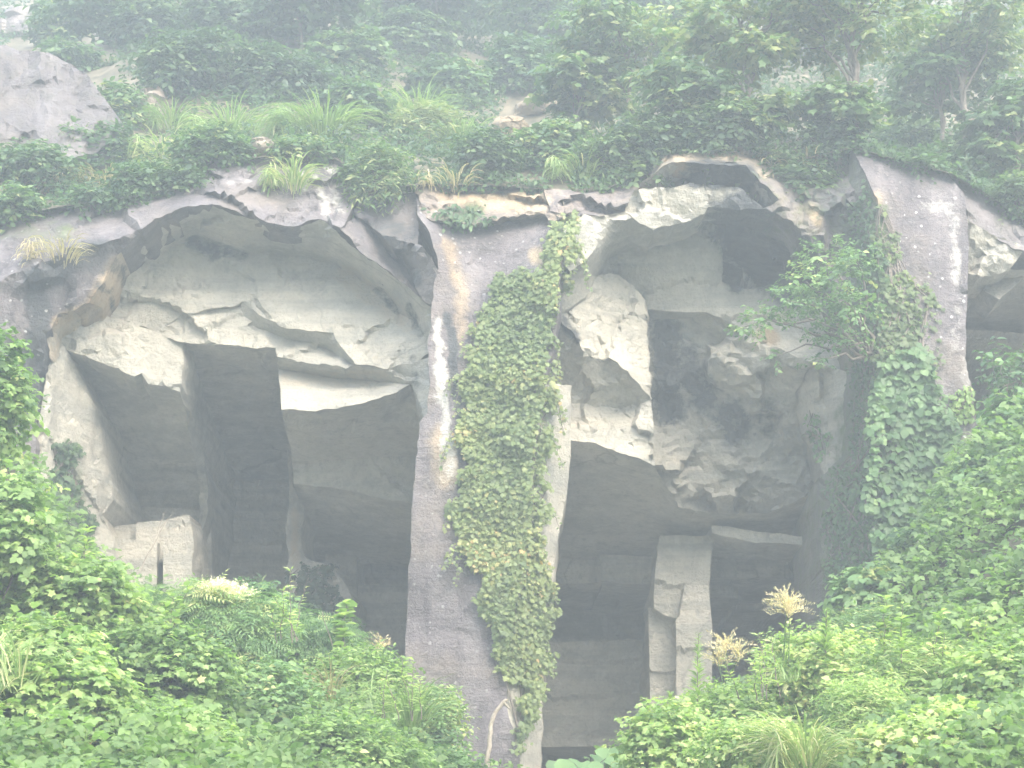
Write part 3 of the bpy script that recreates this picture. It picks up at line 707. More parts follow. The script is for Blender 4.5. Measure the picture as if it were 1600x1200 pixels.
def sprays(lobes, n, m, twig, lsize, seed, droop=.3, flat=.0, gap=.42, shell=.55, tint0=.35, tvar=.3, freq=1.0, updir=.6):
    """leaf positions: twigs grown through a union of ellipsoids, clumped by noise so that gaps are left"""
    r = np.random.default_rng(seed)
    lob = np.array([(*c, *rad) for c, rad in lobes])
    w = (lob[:, 3] * lob[:, 4] + lob[:, 4] * lob[:, 5] + lob[:, 3] * lob[:, 5]); w /= w.sum()
    k = r.choice(len(lob), n * 2, p=w)
    d = unit(r.normal(size=(n * 2, 3)) + np.array([0, 0, .25]))
    rad = shell + (1.06 - shell) * np.sqrt(r.random(n * 2))
    c = lob[k, :3]; e = lob[k, 3:]
    p = c + d * e * rad[:, None]
    nz = fbm(p * freq * 1.3, seed % 97, 3) * .5 + .5
    keep = nz + r.random(len(p)) * .25 > gap
    p, d, e, rad, k = p[keep][:n], d[keep][:n], e[keep][:n], rad[keep][:n], k[keep][:n]
    nz = nz[keep][:n]
    n = len(p)
    out = unit(d * np.array([1, 1, 1 - .9 * flat]) + r.normal(0, .35, (n, 3)) * np.array([1, 1, 1 - flat]) + np.array([0, 0, updir * (1 - flat) * .6]))
    tl = twig * r.uniform(.6, 1.3, n)
    clt = fbm(p * .9, 7 + seed % 31, 2) * .35 + r.normal(0, .06, n)
    f = (np.arange(m) + .5) / m
    pos = p[:, None] + out[:, None] * (tl[:, None] * f[None])[..., None]
    pos[..., 2] -= droop * tl[:, None] * f[None] ** 2
    sd = unit(np.cross(out, np.array([0, 0, 1.0])) + 1e-6)
    alt = np.where(np.arange(m) % 2 == 0, 1, -1)
    ax = out[:, None] * .55 + sd[:, None] * alt[None, :, None] * .9 + r.normal(0, .3, (n, m, 3))
    ax[..., 2] -= .25 + droop * .5
    nor = np.array([0, -.25, 1.0]) * (updir + .3) + .5 * d[:, None] + r.normal(0, .38, (n, m, 3))
    sz = lsize * r.uniform(.5, 1.25, (n, m)) * r.uniform(.7, 1.15, (n, 1))
    tint = tint0 + clt[:, None] + r.normal(0, tvar * .55, (n, m)) + np.where(r.random((n, 1)) < .05, .35, 0) + .06 * (rad[:, None] - .8)
    return pos.reshape(-1, 3), ax.reshape(-1, 3), nor.reshape(-1, 3), sz.ravel(), tint.ravel(), p

def blades(name, roots, length, width, mat, parent=None, seed=0, spread=.5, droop=.9, tint0=.5, lean=None, tv=.2):
    """arching grass blades, one strip each"""
    r = np.random.default_rng(seed); N = len(roots); S_ = 6
    az = r.random(N) * 2 * math.pi
    h = np.stack([np.cos(az), np.sin(az), 0 * az], 1)
    if lean is not None: h = unit(h + np.array(lean))
    ln = length * r.uniform(.55, 1.15, N)
    sp = spread * r.uniform(.4, 1.3, N); dr = droop * r.uniform(.5, 1.3, N)
    f = np.linspace(0, 1, S_)
    cx = sp[:, None] * f + dr[:, None] * .5 * f ** 2
    cz = f * (1 - .15 * sp[:, None]) - dr[:, None] * .62 * f ** 2.4
    ctr = roots[:, None] + ln[:, None, None] * (h[:, None] * cx[..., None] + np.array([0, 0, 1.0]) * cz[..., None])
    side = np.stack([-h[:, 1], h[:, 0], 0 * az], 1) + r.normal(0, .4, (N, 3))
    side = unit(side)
    w = width * np.array([.7, 1, 1, .85, .55, .08])
    V = np.stack([ctr - side[:, None] * w[None, :, None] / 2, ctr + side[:, None] * w[None, :, None] / 2], 2).reshape(-1, 3)
    base = np.array([(2 * i, 2 * i + 1, 2 * i + 3, 2 * i + 2) for i in range(S_ - 1)])
    F = (base[None] + (np.arange(N) * 2 * S_)[:, None, None]).reshape(-1, 4)
    t_ = np.repeat(np.clip(tint0 + r.normal(0, tv, N), 0, 1), 2 * S_)
    return mesh_np(name, V, F, mat, {'tint': t_}, parent)

def rnd_lobes(c, r, seed, n=6, squash=.8, spread=.6):
    """uneven cluster of ellipsoids around centre c with overall radius r (rx,ry,rz)"""
    q = np.random.default_rng(seed); L_ = [(tuple(c), (r[0] * .62, r[1] * .62, r[2] * .62))]
    for i in range(n):
        d = unit(q.normal(size=3)) * np.array(r) * spread * q.uniform(.7, 1.15)
        s = q.uniform(.3, .52)
        L_.append((tuple(np.array(c) + d), (r[0] * s, r[1] * s, r[2] * s * squash)))
    return L_

def shrub(name, px, py, d, rx, ry, label, cat="shrub", group=None, tpl=OVATE, mat=M_KUDZU, ls=.12, n=500, m=6, twig=.35, seed=1,
          base=None, nl=6, tint0=.35, droop=.3, flat=0., gap=.42, shell=.5, stems=5, sr=.02, zfun=None, depth=None, woody=M_BARK, updir=.6, freq=1.0):
    if d < 34: ls *= .86; n = int(n * 1.25)
    s = pxm(d)
    c = P(px, py, d)
    R3 = (rx * s, (depth or (rx + ry) / 2 * s), ry * s)
    if base is None:
        zf = (zfun or ground_z)(np.array([c[0]]), np.array([c[1]]))[0]
        base = np.array([c[0], c[1], min(zf, c[2] - R3[2] * .3)])
    root = empty(name, base, label, cat, group)
    lob = rnd_lobes(c, R3, seed, nl)
    pos, ax, nor, sz, ti, pts = sprays(lob, n, m, twig, ls, seed, droop, flat, gap, shell, tint0, freq=freq, updir=updir)
    leaves_mesh("foliage", tpl, pos, ax, nor, sz, ti, mat, root)
    q = np.random.default_rng(seed + 5)
    tb = []
    for i in range(stems):
        lc, lr = lob[i % len(lob)]
        e = np.array(lc) + q.normal(0, .25, 3) * np.array(lr)
        st = np.array(base) + q.normal(0, .08, 3) * np.array([1, 1, 0]) - np.array([0, 0, .15])
        p = bent(st, e, .05, 9, .12, seed * 13 + i)
        tb.append((p, np.linspace(sr, sr * .4, 9)))
        for kk in range(3):
            if len(pts) == 0: break
            dd = np.linalg.norm(pts - e, axis=1); near = pts[np.argsort(dd)[q.integers(0, max(1, min(60, len(pts))))]]
            pp = bent(p[q.integers(4, 9)], near, .08, 6, .1, seed * 31 + i * 7 + kk)
            tb.append((pp, np.linspace(sr * .4, sr * .15, 6)))
    tubes("stem", tb, woody, root)
    return root

def tree(px, pb, py, d, rx, ry, label, seed, tpl=OVATE, mat=M_HILLF, ls=.16, n=420, nb=9, tint0=.5, sr=.09, group="trees on the hillside", gap=.35, layers=7):
    """hill tree: a tapered trunk, limbs, and leaves held in uneven flat layers"""
    s = pxm(d); q = np.random.default_rng(seed)
    top = P(px, py, d); W, H = rx * s, ry * s
    b = P(px, pb, d); bz = hill_z(np.array([b[0]]), np.array([d]))[0]
    base = np.array([b[0], d, min(bz, b[2])])
    root = empty("hillside_tree", base, label, "tree", group)
    tp = bent(base - np.array([0, 0, .3]), top + np.array([0, 0, H * .7]), .02, 12, .05, seed)
    tb = [(tp, np.linspace(sr, sr * .25, 12))]
    lob = []
    for i in range(layers * 2):
        a = q.random() * 2 * math.pi; rr = q.uniform(.25, .95)
        c = top + np.array([math.cos(a) * W * rr, math.sin(a) * W * rr * .9, q.uniform(-1, .95) * H])
        w = q.uniform(.26, .48) * W
        lob.append((tuple(c), (w, w, w * .30)))
        k = q.integers(4, 11)
        tb.append((bent(tp[k], c, .12, 7, .1, seed * 7 + i), np.linspace(sr * .35, sr * .08, 7)))
    pos, ax, nor, sz, ti, pts = sprays(lob, n, 7, ls * 2.6, ls, seed, .25, .75, gap, .1, tint0, freq=1.2)
    leaves_mesh("crown", tpl, pos, ax, nor, sz, ti, mat, root)
    tubes("trunk", tb, M_BARK, root)
    return root

# --- leaf carpet on the banks and the hill: nobody could count it
def cover(name, n, region, zfun, tpl, mat, ls, seed, tint0=.3, lift=.5, thin=None):
    r = np.random.default_rng(seed)
    x = r.uniform(region[0], region[1], n); y = r.uniform(region[2], region[3], n)
    z = zfun(x, y)
    p = np.stack([x, y, z], 1)
    nz = fbm(p * .7, seed, 3) * .5 + .5
    p[:, 2] += lift * (r.random(n) ** 1.5) * (.4 + 1.2 * nz)
    keep = nz > .36
    if thin is not None: keep &= thin(p)
    p = p[keep]; n = len(p)
    ax = r.normal(size=(n, 3)) * np.array([1, 1, .4]) - np.array([0, .3, .3])
    nor = np.array([0, -.35, 1.0]) + r.normal(0, .4, (n, 3))
    ti = tint0 + fbm(p * .8, seed + 3, 2) * .3 + r.normal(0, .1, n)
    o = leaves_mesh(name, tpl, p, ax, nor, ls * r.uniform(.6, 1.3, n), ti, mat)
    return tag(o, kind='stuff')

def lip_growth():
    q = np.random.default_rng(91); n = 26000
    x = q.uniform(-14, 14, n); yt, zt = topline(x)
    dy = q.uniform(-.35, 1.3, n); p = np.stack([x, yt + dy, hill_z(x, yt + np.maximum(dy, 0))], 1)
    nz = fbm(p * np.array([1.1, 1.1, 1.1]), 92, 4) * .5 + .5
    p[:, 2] += q.random(n) * .45 * nz - np.where(dy < 0, .5 * q.random(n) * nz, 0)
    px, py = unproj(p)
    k = (nz > .45) & ~((px > 300) & (px < 535) & (nz < .5)) & ~((px > 1400) & (px < 1520) & (nz < .6)) & ~((px < 230) & (nz < .5))
    p = p[k]; n = len(p)
    ax = q.normal(size=(n, 3)) * np.array([1, .6, .5]) - np.array([0, .6, .7]); nor = np.array([0, -.5, 1.0]) + q.normal(0, .4, (n, 3))
    o = leaves_mesh("cliff_edge_growth", OVATE, p, ax, nor, .11 * q.uniform(.6, 1.3, n), .5 + fbm(p, 93, 2) * .3 + q.normal(0, .12, n), M_HILLF)
    tag(o, "small trailing leaves fringing the lip of the cliff", "undergrowth", kind='stuff')
lip_growth()
SANDY = [(235,175,38),(500,25,38),(1300,260,22),(820,170,34),(795,200,30),(60,30,30),(90,130,100),(30,190,70),(420,200,20),(480,290,60),(620,345,40)]
def not_sandy(p):
    px, py = unproj(p); k = np.ones(len(p), bool)
    for a, b, r_ in SANDY: k &= np.hypot(px - a, py - b) > r_
    return k
o = cover("hillside_undergrowth", 260000, (-24, 24, 39.5, 94), lambda x, y: hill_z(x, y), OVATE, M_HILLF, .14, 61, .22, .7, not_sandy)  # low tint paints the shadow gaps behind the tree sprays
tag(o, "low green leafy undergrowth, tinted dark as shade, covering the misty hillside above the cliff", "undergrowth")
vis = lambda p: (p[:, 1] < 33) | (unproj(p)[1] > 500)
o = cover("bank_undergrowth", 120000, (-11, 11, 17, 37), lambda x, y: ground_z(x, y), TRI, M_BRIGHT, .15, 62, .25, .75, lambda p: ~((p[:, 1] > 33.5) & (np.abs(p[:, 0] - .5) < 5.5)))
tag(o, "low carpet of green creeper leaves covering the bank below the caves", "undergrowth")

# --- left bank
LB = "shrubs crowding the left bank"
def L_(px, py, d, rx, ry, label, **k): return shrub("leafy_shrub", px, py, d, rx, ry, label, group=LB, **k)
shrub("kudzu_vine", -22, 640, 27.5, 58, 120, "tall creeper-draped bush at the left edge, bright leaves against the pale cave wall", "vine", tpl=TRI, mat=M_BRIGHT, ls=.17, n=620, m=5, seed=101, nl=8, tint0=.38, droop=.5)
shrub("kudzu_vine", -5, 830, 26.5, 80, 100, "creeper-covered bush below the tall draped bush at the left edge", "vine", tpl=TRI, mat=M_BRIGHT, ls=.16, n=900, m=5, seed=102, nl=8, tint0=.38, droop=.5)
L_(95, 950, 27, 110, 80, "broad light green shrub with lobed leaves at the left, below the ivy-hung cave wall", tpl=LOBED, mat=M_BRIGHT, ls=.13, n=1500, seed=103, tint0=.42)
L_(60, 1090, 24.5, 140, 120, "lowest light green shrub in the left corner, large pointed leaves", tpl=LOBED, mat=M_BRIGHT, ls=.14, n=1900, seed=104, tint0=.42)
L_(195, 975, 30, 80, 55, "feathery shrub with compound leaves in front of the pale stone blocks", tpl=PINN, mat=M_KUDZU, ls=.38, n=420, m=4, seed=105, tint0=.6)
L_(235, 1060, 26.5, 120, 110, "round green shrub left of the flowering bush, lower on the bank", tpl=LOBED, mat=M_BRIGHT, ls=.12, n=1700, seed=106, tint0=.3)
L_(410, 1120, 28, 120, 75, "green shrub at the foot of the flowering bush", tpl=OVATE, mat=M_KUDZU, ls=.12, n=1300, seed=107, tint0=.55)
L_(250, 1175, 24.5, 130, 60, "low yellow-green shrub at the bottom edge, left side", tpl=OVATE, mat=M_BRIGHT, ls=.12, n=1300, seed=108, tint0=.4)
L_(480, 1010, 32, 75, 60, "grey-green shrub between the flowering bush and the dark cave", tpl=PINN, mat=M_KUDZU, ls=.34, n=420, m=4, seed=109, tint0=.45)
L_(575, 1090, 31, 100, 70, "loose green shrub reaching toward the foot of the central pillar", tpl=OVATE, mat=M_BRIGHT, ls=.10, n=1300, seed=110, tint0=.35)
L_(660, 1140, 32, 65, 75, "small dark green shrub touching the left foot of the central pillar", tpl=OVATE, mat=M_KUDZU, ls=.10, n=900, seed=111, tint0=.55)
L_(530, 1190, 27, 130, 60, "light green shrub at the bottom edge left of the central pillar", tpl=OVATE, mat=M_BRIGHT, ls=.11, n=1300, seed=112, tint0=.35)
L_(680, 1215, 30, 70, 45, "low shrub at the bottom edge against the central pillar", tpl=OVATE, mat=M_KUDZU, ls=.11, n=600, seed=113, tint0=.5)
L_(400, 955, 33, 60, 40, "leafy shrub top just right of the cream flowers", tpl=LOBED, mat=M_KUDZU, ls=.13, n=420, seed=114, tint0=.5)
# flowering bush
fb = shrub("flowering_bush", 355, 985, 29.5, 95, 65, "bush with drooping compound leaves and a cream flower head on top", "bush", tpl=PINN, mat=M_KUDZU, ls=.42, n=520, m=4, seed=120, tint0=.68, droop=.6)
fl = rnd_lobes(P(350, 926, 29.2), (.52, .3, .12), 121, 7, spread=.8)
p_, a_, n_, s_, t_, _ = sprays(fl, 700, 8, .12, .034, 122, 0, 0, .2, .3, .5)
leaves_mesh("flower_head", NARROW, p_, a_ + np.array([0, 0, .9]), n_, s_ * 1.3, t_ + .1, M_FLOWER, fb)
# sapling
sp = empty("leafy_sapling", P(535, 1010, 32), "slender sapling with bright leaves standing against the dark cave mouth", "sapling")
tp = bent(P(530, 1060, 31), P(542, 940, 31), 0, 10, .04, 5)
tubes("stem", [(tp, np.linspace(.018, .006, 10)), (bent(tp[1], P(503, 955, 31), 0, 6, .05, 9), np.linspace(.014, .005, 6))], M_BARK, sp)
q = np.random.default_rng(8)
k = np.linspace(.15, 1, 84); pos = np.stack([np.interp(k, np.linspace(0, 1, 10), tp[:, i]) for i in range(3)], 1)
ang = q.random(84) * 6.3
ax = np.stack([np.cos(ang), np.sin(ang) * .6, .15 + 0 * ang], 1)
leaves_mesh("foliage", BROAD, pos, ax, np.array([0, -.3, 1]) + q.normal(0, .3, (84, 3)), q.uniform(.12, .22, 84), q.uniform(.3, .8, 84), M_BRIGHT, sp)

# --- right bank
RB = "shrubs and creeper mounds on the right bank"
def R_(px, py, d, rx, ry, label, **k): return shrub("leafy_shrub", px, py, d, rx, ry, label, group=RB, **k)
def V_(px, py, d, rx, ry, label, **k): return shrub("kudzu_mound", px, py, d, rx, ry, label, "creeper mound", group=RB, tpl=TRI, ls=k.pop('ls', .2), m=5, nl=7, droop=.4, **k)
V_(1480, 870, 35, 110, 75, "dark green creeper mound directly below the right pillar", mat=M_KUDZU, n=850, seed=201, tint0=.35)
V_(1575, 790, 33.5, 90, 95, "creeper mound at the right edge beside the right pillar foot", mat=M_KUDZU, n=900, seed=202, tint0=.5)
V_(1590, 670, 35, 55, 60, "high creeper mound at the right edge under the far-right cave", mat=M_KUDZU, n=420, seed=203, tint0=.55)
V_(1400, 940, 34, 95, 60, "creeper mound at the foot of the mossy left side of the right pillar", mat=M_KUDZU, n=700, seed=204, tint0=.45)
V_(1545, 950, 31, 110, 70, "wide creeper mound in the middle of the right bank at the right edge", mat=M_KUDZU, n=900, seed=205, tint0=.5)
R_(1350, 1005, 31, 95, 55, "soft green shrub right of the tall grass plumes", tpl=NARROW, mat=M_KUDZU, ls=.13, n=1500, seed=206, tint0=.6)
R_(1270, 1060, 28.5, 100, 65, "yellow-green shrub below the tall grass plumes", tpl=OVATE, mat=M_BRIGHT, ls=.12, n=1500, seed=207, tint0=.6)
R_(1140, 1130, 28, 95, 70, "bright green shrub below the small grass plume", tpl=OVATE, mat=M_BRIGHT, ls=.11, n=1500, seed=208, tint0=.6)
R_(1450, 1070, 27, 110, 70, "bright narrow-leaved shrub in the middle of the right bank", tpl=NARROW, mat=M_BRIGHT, ls=.15, n=1800, seed=209, tint0=.6)
R_(1570, 1090, 26, 90, 80, "bright green shrub at the right edge, low on the bank", tpl=LOBED, mat=M_BRIGHT, ls=.12, n=1500, seed=210, tint0=.6)
R_(1050, 1185, 26.5, 80, 60, "bright shrub at the bottom edge left of the right bank, nearest the cave", tpl=LOBED, mat=M_BRIGHT, ls=.11, n=1200, seed=211, tint0=.6)
R_(1200, 1195, 24.5, 110, 55, "yellow-green shrub at the bottom edge in the middle of the right bank", tpl=OVATE, mat=M_BRIGHT, ls=.10, n=1500, seed=212, tint0=.65)
R_(1480, 1190, 24, 130, 60, "light green shrub at the bottom edge near the right corner", tpl=LOBED, mat=M_BRIGHT, ls=.12, n=1700, seed=213, tint0=.6)
R_(1330, 1120, 26, 70, 60, "fine-leaved pale green shrub above the arching grass tuft", tpl=NARROW, mat=M_BRIGHT, ls=.11, n=1200, seed=214, tint0=.55)
R_(1580, 590, 37, 35, 60, "thin leafy branch tips at the right edge in front of the far-right cave", tpl=OVATE, mat=M_KUDZU, ls=.16, n=90, m=5, seed=215, tint0=.35, gap=.5)
# broad leaved plant in front of dark gap
bp = empty("broadleaf_plant", P(930, 1230, 30), "low plant with large heart-shaped leaves before the dark gap right of the pillar", "plant")
q = np.random.default_rng(3); tb, pp, aa, nn, ssz = [], [], [], [], []
for i in range(26):
    x = q.uniform(865, 1010); y = 1168 + abs(q.normal(0, 22)); dd = q.uniform(29, 31)
    e = P(x, y, dd); tb.append((bent(P(930 + q.normal(0, 20), 1240, 30), e, .05, 6, .05, i), np.linspace(.01, .004, 6)))
    pp.append(e); aa.append((q.normal(), -.4, -.45)); nn.append((q.normal() * .3, -.7, .8)); ssz.append(q.uniform(.22, .38))
leaves_mesh("foliage", BROAD, np.array(pp), np.array(aa), np.array(nn), np.array(ssz), q.uniform(.3, .7, 26), M_KUDZU, bp)
tubes("stem", tb, M_BARK, bp)

# --- plume grasses
def plume(px, py, d, n, w, hgt, label, seed, name="plume_grass"):
    base = P(px, py, d); root = empty(name, base, label, "plume grass", "grasses with feathery plumes")
    q = np.random.default_rng(seed); tb, pos, ax = [], [], []
    s = pxm(d)
    for i in range(n):
        tip = base + np.array([q.normal(0, w * s * .3), q.normal(0, .15), hgt * s * q.uniform(.85, 1.05)])
        pth = bent(base + q.normal(0, .04, 3), tip, 0, 8, .02, seed + i)
        tb.append((pth, np.linspace(.009, .005, 8)))
        for k in range(26):
            a = q.normal(0, .55); l_ = q.uniform(.20, .38)
            dirv = unit(np.array([math.sin(a), q.normal(0, .35), math.cos(a)]))
            st = tip + np.array([0, 0, q.uniform(-.08, .12)])
            f = np.linspace(0, 1, 16)[:, None]
            sp_ = st + dirv * l_ * f + np.array([math.sin(a) * .12, 0, -.13]) * f ** 2
            pos.append(sp_); ax.append(np.repeat(dirv[None], 16, 0) + q.normal(0, .35, (16, 3)))
    pos = np.vstack(pos); ax = np.vstack(ax); n_ = len(pos)
    tubes("stalk", tb, M_GRASS, root)
    leaves_mesh("plume", NARROW, pos, ax, q.normal(size=(n_, 3)), q.uniform(.035, .06, n_), q.uniform(.2, .9, n_), M_PLUME, root)
    roots = base + q.normal(0, .12, (45, 3)) * np.array([1, 1, .2]) - np.array([0, 0, .2])
    blades("blade", roots, hgt * s * .8, .022, M_GRASS, root, seed, .35, .8, .5)
plume(1226, 1040, 27.5, 3, 26, 85, "tall cream plume grass against the dark cave, taller of the two", 301)
plume(1135, 1085, 28, 3, 34, 60, "shorter spreading cream plume grass beside the stepped stone column", 302)
plume(596, 1065, 33, 1, 8, 45, "single small brownish plume at the dark cave mouth left of the central pillar", 303)
# leafy spires (goldenrod)
for i, (px, py, h, lab) in enumerate(((1090, 1110, 115, "slim leafy spire standing before the base of the stepped stone column"), (1290, 1020, 65, "slim leafy spire just right of the tall cream plumes"), (1045, 1140, 55, "short leafy spire left of the stepped column foot"))):
    b = P(px, py, 27.5); root = empty("leafy_spire", b, lab, "wild plant", "leafy spires on the right bank")
    e = b + np.array([.03, 0, h * pxm(27.5)]); pth = bent(b, e, 0, 10, .02, 40 + i)
    tubes("stem", [(pth, np.linspace(.01, .004, 10))], M_BARK, root)
    q = np.random.default_rng(50 + i); k = np.linspace(0, 1, 150); an = q.random(150) * 6.3
    pos = np.stack([np.interp(k, np.linspace(0, 1, 10), pth[:, j]) for j in range(3)], 1)
    leaves_mesh("foliage", NARROW, pos, np.stack([np.cos(an), np.sin(an), .7 + 0 * an], 1), np.array([0, -.3, 1]) + q.normal(0, .3, (150, 3)), (.2 - .13 * k) * q.uniform(.8, 1.2, 150), q.uniform(.3, .75, 150), M_BRIGHT, root)

q7 = np.random.default_rng(777)
POKE = [(1180,1050,"right bank below the tall plume"),(1400,1000,"right bank among the fine leaved shrubs"),(1500,1030,"right bank centre"),(1560,1010,"right bank near the right edge"),(1430,1150,"lower right bank"),(1330,1090,"right bank above the arching grass"),
        (150,1000,"left bank below the compound-leaved shrub"),(320,1080,"left bank below the flowering bush"),(455,960,"top of the left bank right of the cream flowers"),(90,880,"left bank beside the cave wall"),(620,1085,"left bank near the central pillar"),(250,960,"left bank left of the cream flowers"),(560,1150,"lower left bank")]
for i, (px, py, wh_) in enumerate(POKE):
    dd = 27.0 if px > 800 else 28.0
    b = P(px, py + 30, dd); root = empty("wild_plant", b, "upright leafy weed on the " + wh_, "wild plant", "weeds poking out of the banks")
    tb, pos, ax = [], [], []
    for k_ in range(6):
        st = b + np.array([q7.normal(0, .25), q7.normal(0, .2), -.1]); e = st + np.array([q7.normal(0, .15), q7.normal(0, .1), q7.uniform(.45, .95)])
        pth = bent(st, e, .0, 8, .05, i * 9 + k_); tb.append((pth, np.linspace(.009, .003, 8)))
        kk = np.sort(q7.random(34)) * .85 + .15; an = q7.random(34) * 6.3
        pos.append(np.stack([np.interp(kk, np.linspace(0, 1, 8), pth[:, j]) for j in range(3)], 1)); ax.append(np.stack([np.cos(an), np.sin(an), .35 + 0 * an], 1))
    pos = np.vstack(pos); ax = np.vstack(ax); n_ = len(pos)
    tubes("stem", tb, M_BARK, root)
    leaves_mesh("foliage", OVATE if i % 2 else NARROW, pos, ax, np.array([0, -.3, 1]) + q7.normal(0, .3, (n_, 3)), q7.uniform(.08, .17, n_), q7.uniform(.3, .95, n_), M_BRIGHT, root)

# --- grass tufts
def tuft(px, py, d, w, n, ln, label, seed, mat=M_GRASS, wd=.018, group="grass tufts", spread=.45, droop=.9, t0=.5, name="grass_tuft", lean=None, hang=0):
    c = P(px, py, d); root = empty(name, c, label, "grass", group)
    q = np.random.default_rng(seed); s = pxm(d)
    roots = c + np.stack([q.uniform(-w, w, n) * s, q.normal(0, .2, n), q.normal(0, .12, n) + hang * q.random(n)], 1)
    blades("blade", roots, ln * s, wd, mat, root, seed, spread, droop, t0, lean)
tuft(1235, 1190, 23.5, 45, 420, 95, "arching yellow-green grass tuft at the bottom edge of the right bank", 401, droop=1.1, t0=.8)
tuft(610, 1130, 29.5, 60, 420, 75, "bright grass clump among the shrubs left of the central pillar", 402, t0=.45)
tuft(500, 1090, 30, 30, 120, 60, "dry brownish grass clump between the shrubs of the left bank", 403, mat=M_DRY)
tuft(20, 1060, 23.5, 30, 60, 130, "few long pale grass blades at the left edge", 404, t0=.8)
HG = "grass tufts along the cliff top"
for i, (px, py, w, n, ln, mat, t0, lab) in enumerate((
    (330, 225, 40, 260, 80, M_GRASS, .55, "long hanging grass clump above the left arch, left of centre"),
    (470, 215, 50, 300, 85, M_GRASS, .5, "wide clump of hanging grass above the white rock"),
    (440, 290, 26, 170, 48, M_GRASS, .75, "yellowish grass tuft on the white rock above the left arch"),
    (72, 400, 34, 190, 45, M_DRY, .5, "dry grass tuft on the rock slope at the left"),
    (695, 235, 36, 180, 70, M_GRASS, .55, "grass clump above the left corner of the central pillar top"),
    (690, 292, 30, 110, 50, M_DRY, .7, "dry grass fringe on the central pillar top"),
    (620, 190, 46, 220, 75, M_GRASS, .5, "green grass clump above the brown rocks"),
    (235, 255, 26, 140, 60, M_GRASS, .85, "pale grass clump beside the sandy patch"),
    (255, 200, 20, 100, 60, M_GRASS, .45, "small grass clump right of the mauve outcrop"),
    (1230, 262, 40, 160, 34, M_DRY, .3, "thin brown grass fringe on the lip over the right cave"),
    (1545, 720, 26, 140, 60, M_GRASS, .5, "grass clump at the right foot of the right pillar"),
    (120, 290, 60, 200, 50, M_DRY, .35, "brownish grass under the shrubs at the upper left"),
    (540, 20, 40, 160, 55, M_GRASS, .6, "grass clump at the top edge left of centre"),
    (890, 275, 30, 120, 45, M_GRASS, .6, "short grass fringe above the right end of the pillar top"))):
    q_, nn_ = hit(px, py + 10) if i not in () else (None, None)
    cpt = None
    # stand the tuft on hill or rock: find depth where the ray meets the hillside
    dd = 39.5
    for dt in np.arange(38.5, 100, .15):
        w_ = P(px, py, dt)
        if dt > topline(w_[0])[0] and w_[2] < hill_z(np.array([w_[0]]), np.array([dt]))[0] + .15: dd = dt; break
    if q_ is not None and q_[1] < dd: dd = q_[1]
    if i == 10: dd = 36.5
    tuft(px, py, dd - .1, w * 1.5, int(n * (1.8 if mat is M_GRASS else 1.0)), ln * (1.15 if mat is M_GRASS else .8), lab, 420 + i, mat=mat, wd=.026, group=HG, t0=t0, spread=.22, droop=1.2)

# ------------------------------------------------------------------ hillside outcrop, boulder, sandy patches
OC = Rock()
OC.patch([(-500,60,44),(-60,66,44),(10,70,44),(70,82,44),(130,112,43.9),(160,150,43.7),(185,200,43.3),(150,240,42.9),(60,250,42.6),(-60,260,42.4),(-500,260,42.4)], rough=.3, wx=1.0, st=.4, oc=.24, th=5, jag=1.4, flute=.3)
o = OC.build("rock_outcrop"); tag(o, "bare mauve-brown rock outcrop on the hillside at the upper left edge", "rock outcrop")
def blob(name, px, py, d, r, label, seed, cat="boulder", **a):
    c = P(px, py, d); bpy_me = bpy.data.meshes.new(name)
    import bmesh
    bm = bmesh.new(); bmesh.ops.create_icosphere(bm, subdivisions=5, radius=1)
    v = np.array([x.co[:] for x in bm.verts]); f = np.array([[q.index for q in x.verts] for x in bm.faces]); bm.free()
    w = v * np.array(r) + c
    dsp = facets(w, min(r) * 1.1, seed) * .5 + .12 * min(r) * fbm(w * 3, seed, 3)
    w = w + v * dsp[:, None]
    at = {k: np.full(len(w), a.get(k, 0.0)) for k in ('wx', 'st', 'wh', 'oc', 'gr', 'li')}
    o = mesh_np(name, w, f, M_ROCK, at, None, True, 30)
    return tag(o, label, cat)
blob("boulder", 797, 200, 44.2, (.42, .4, .24), "pale sandstone boulder poking out of the hillside above the central pillar", 71, oc=.7, wx=.4)
def patch_on_hill(px, py, rx, ry, label, seed, **a):
    # an exposed bump of pale rock that rides just proud of the slope
    for dt in np.arange(39.5, 100, .1):
        w_ = P(px, py, dt)
        if dt > topline(w_[0])[0] and w_[2] < hill_z(np.array([w_[0]]), np.array([dt]))[0] + .1: break
    s = pxm(dt)
    blob("exposed_rock", px, py, dt + .45, (rx * s, .8, ry * s), label, seed, "exposed rock", **a)
patch_on_hill(240, 180, 26, 42, "sandy bare rock strip beside the mauve outcrop", 72, oc=.45, wx=.9)
patch_on_hill(500, 28, 34, 30, "bare pale rock at the top edge left of centre", 73, oc=.3, wx=.9)
patch_on_hill(845, 175, 42, 18, "brownish bare rock shelf behind the pale boulder", 74, oc=.6, wx=.5)
patch_on_hill(35, 50, 34, 34, "sandy bare rock above the mauve outcrop at the upper left corner", 75, oc=.3, wx=1.0, st=.35)
patch_on_hill(410, 245, 26, 22, "bare rock knob above the left arch between grass clumps", 76, oc=.4, wx=.6)

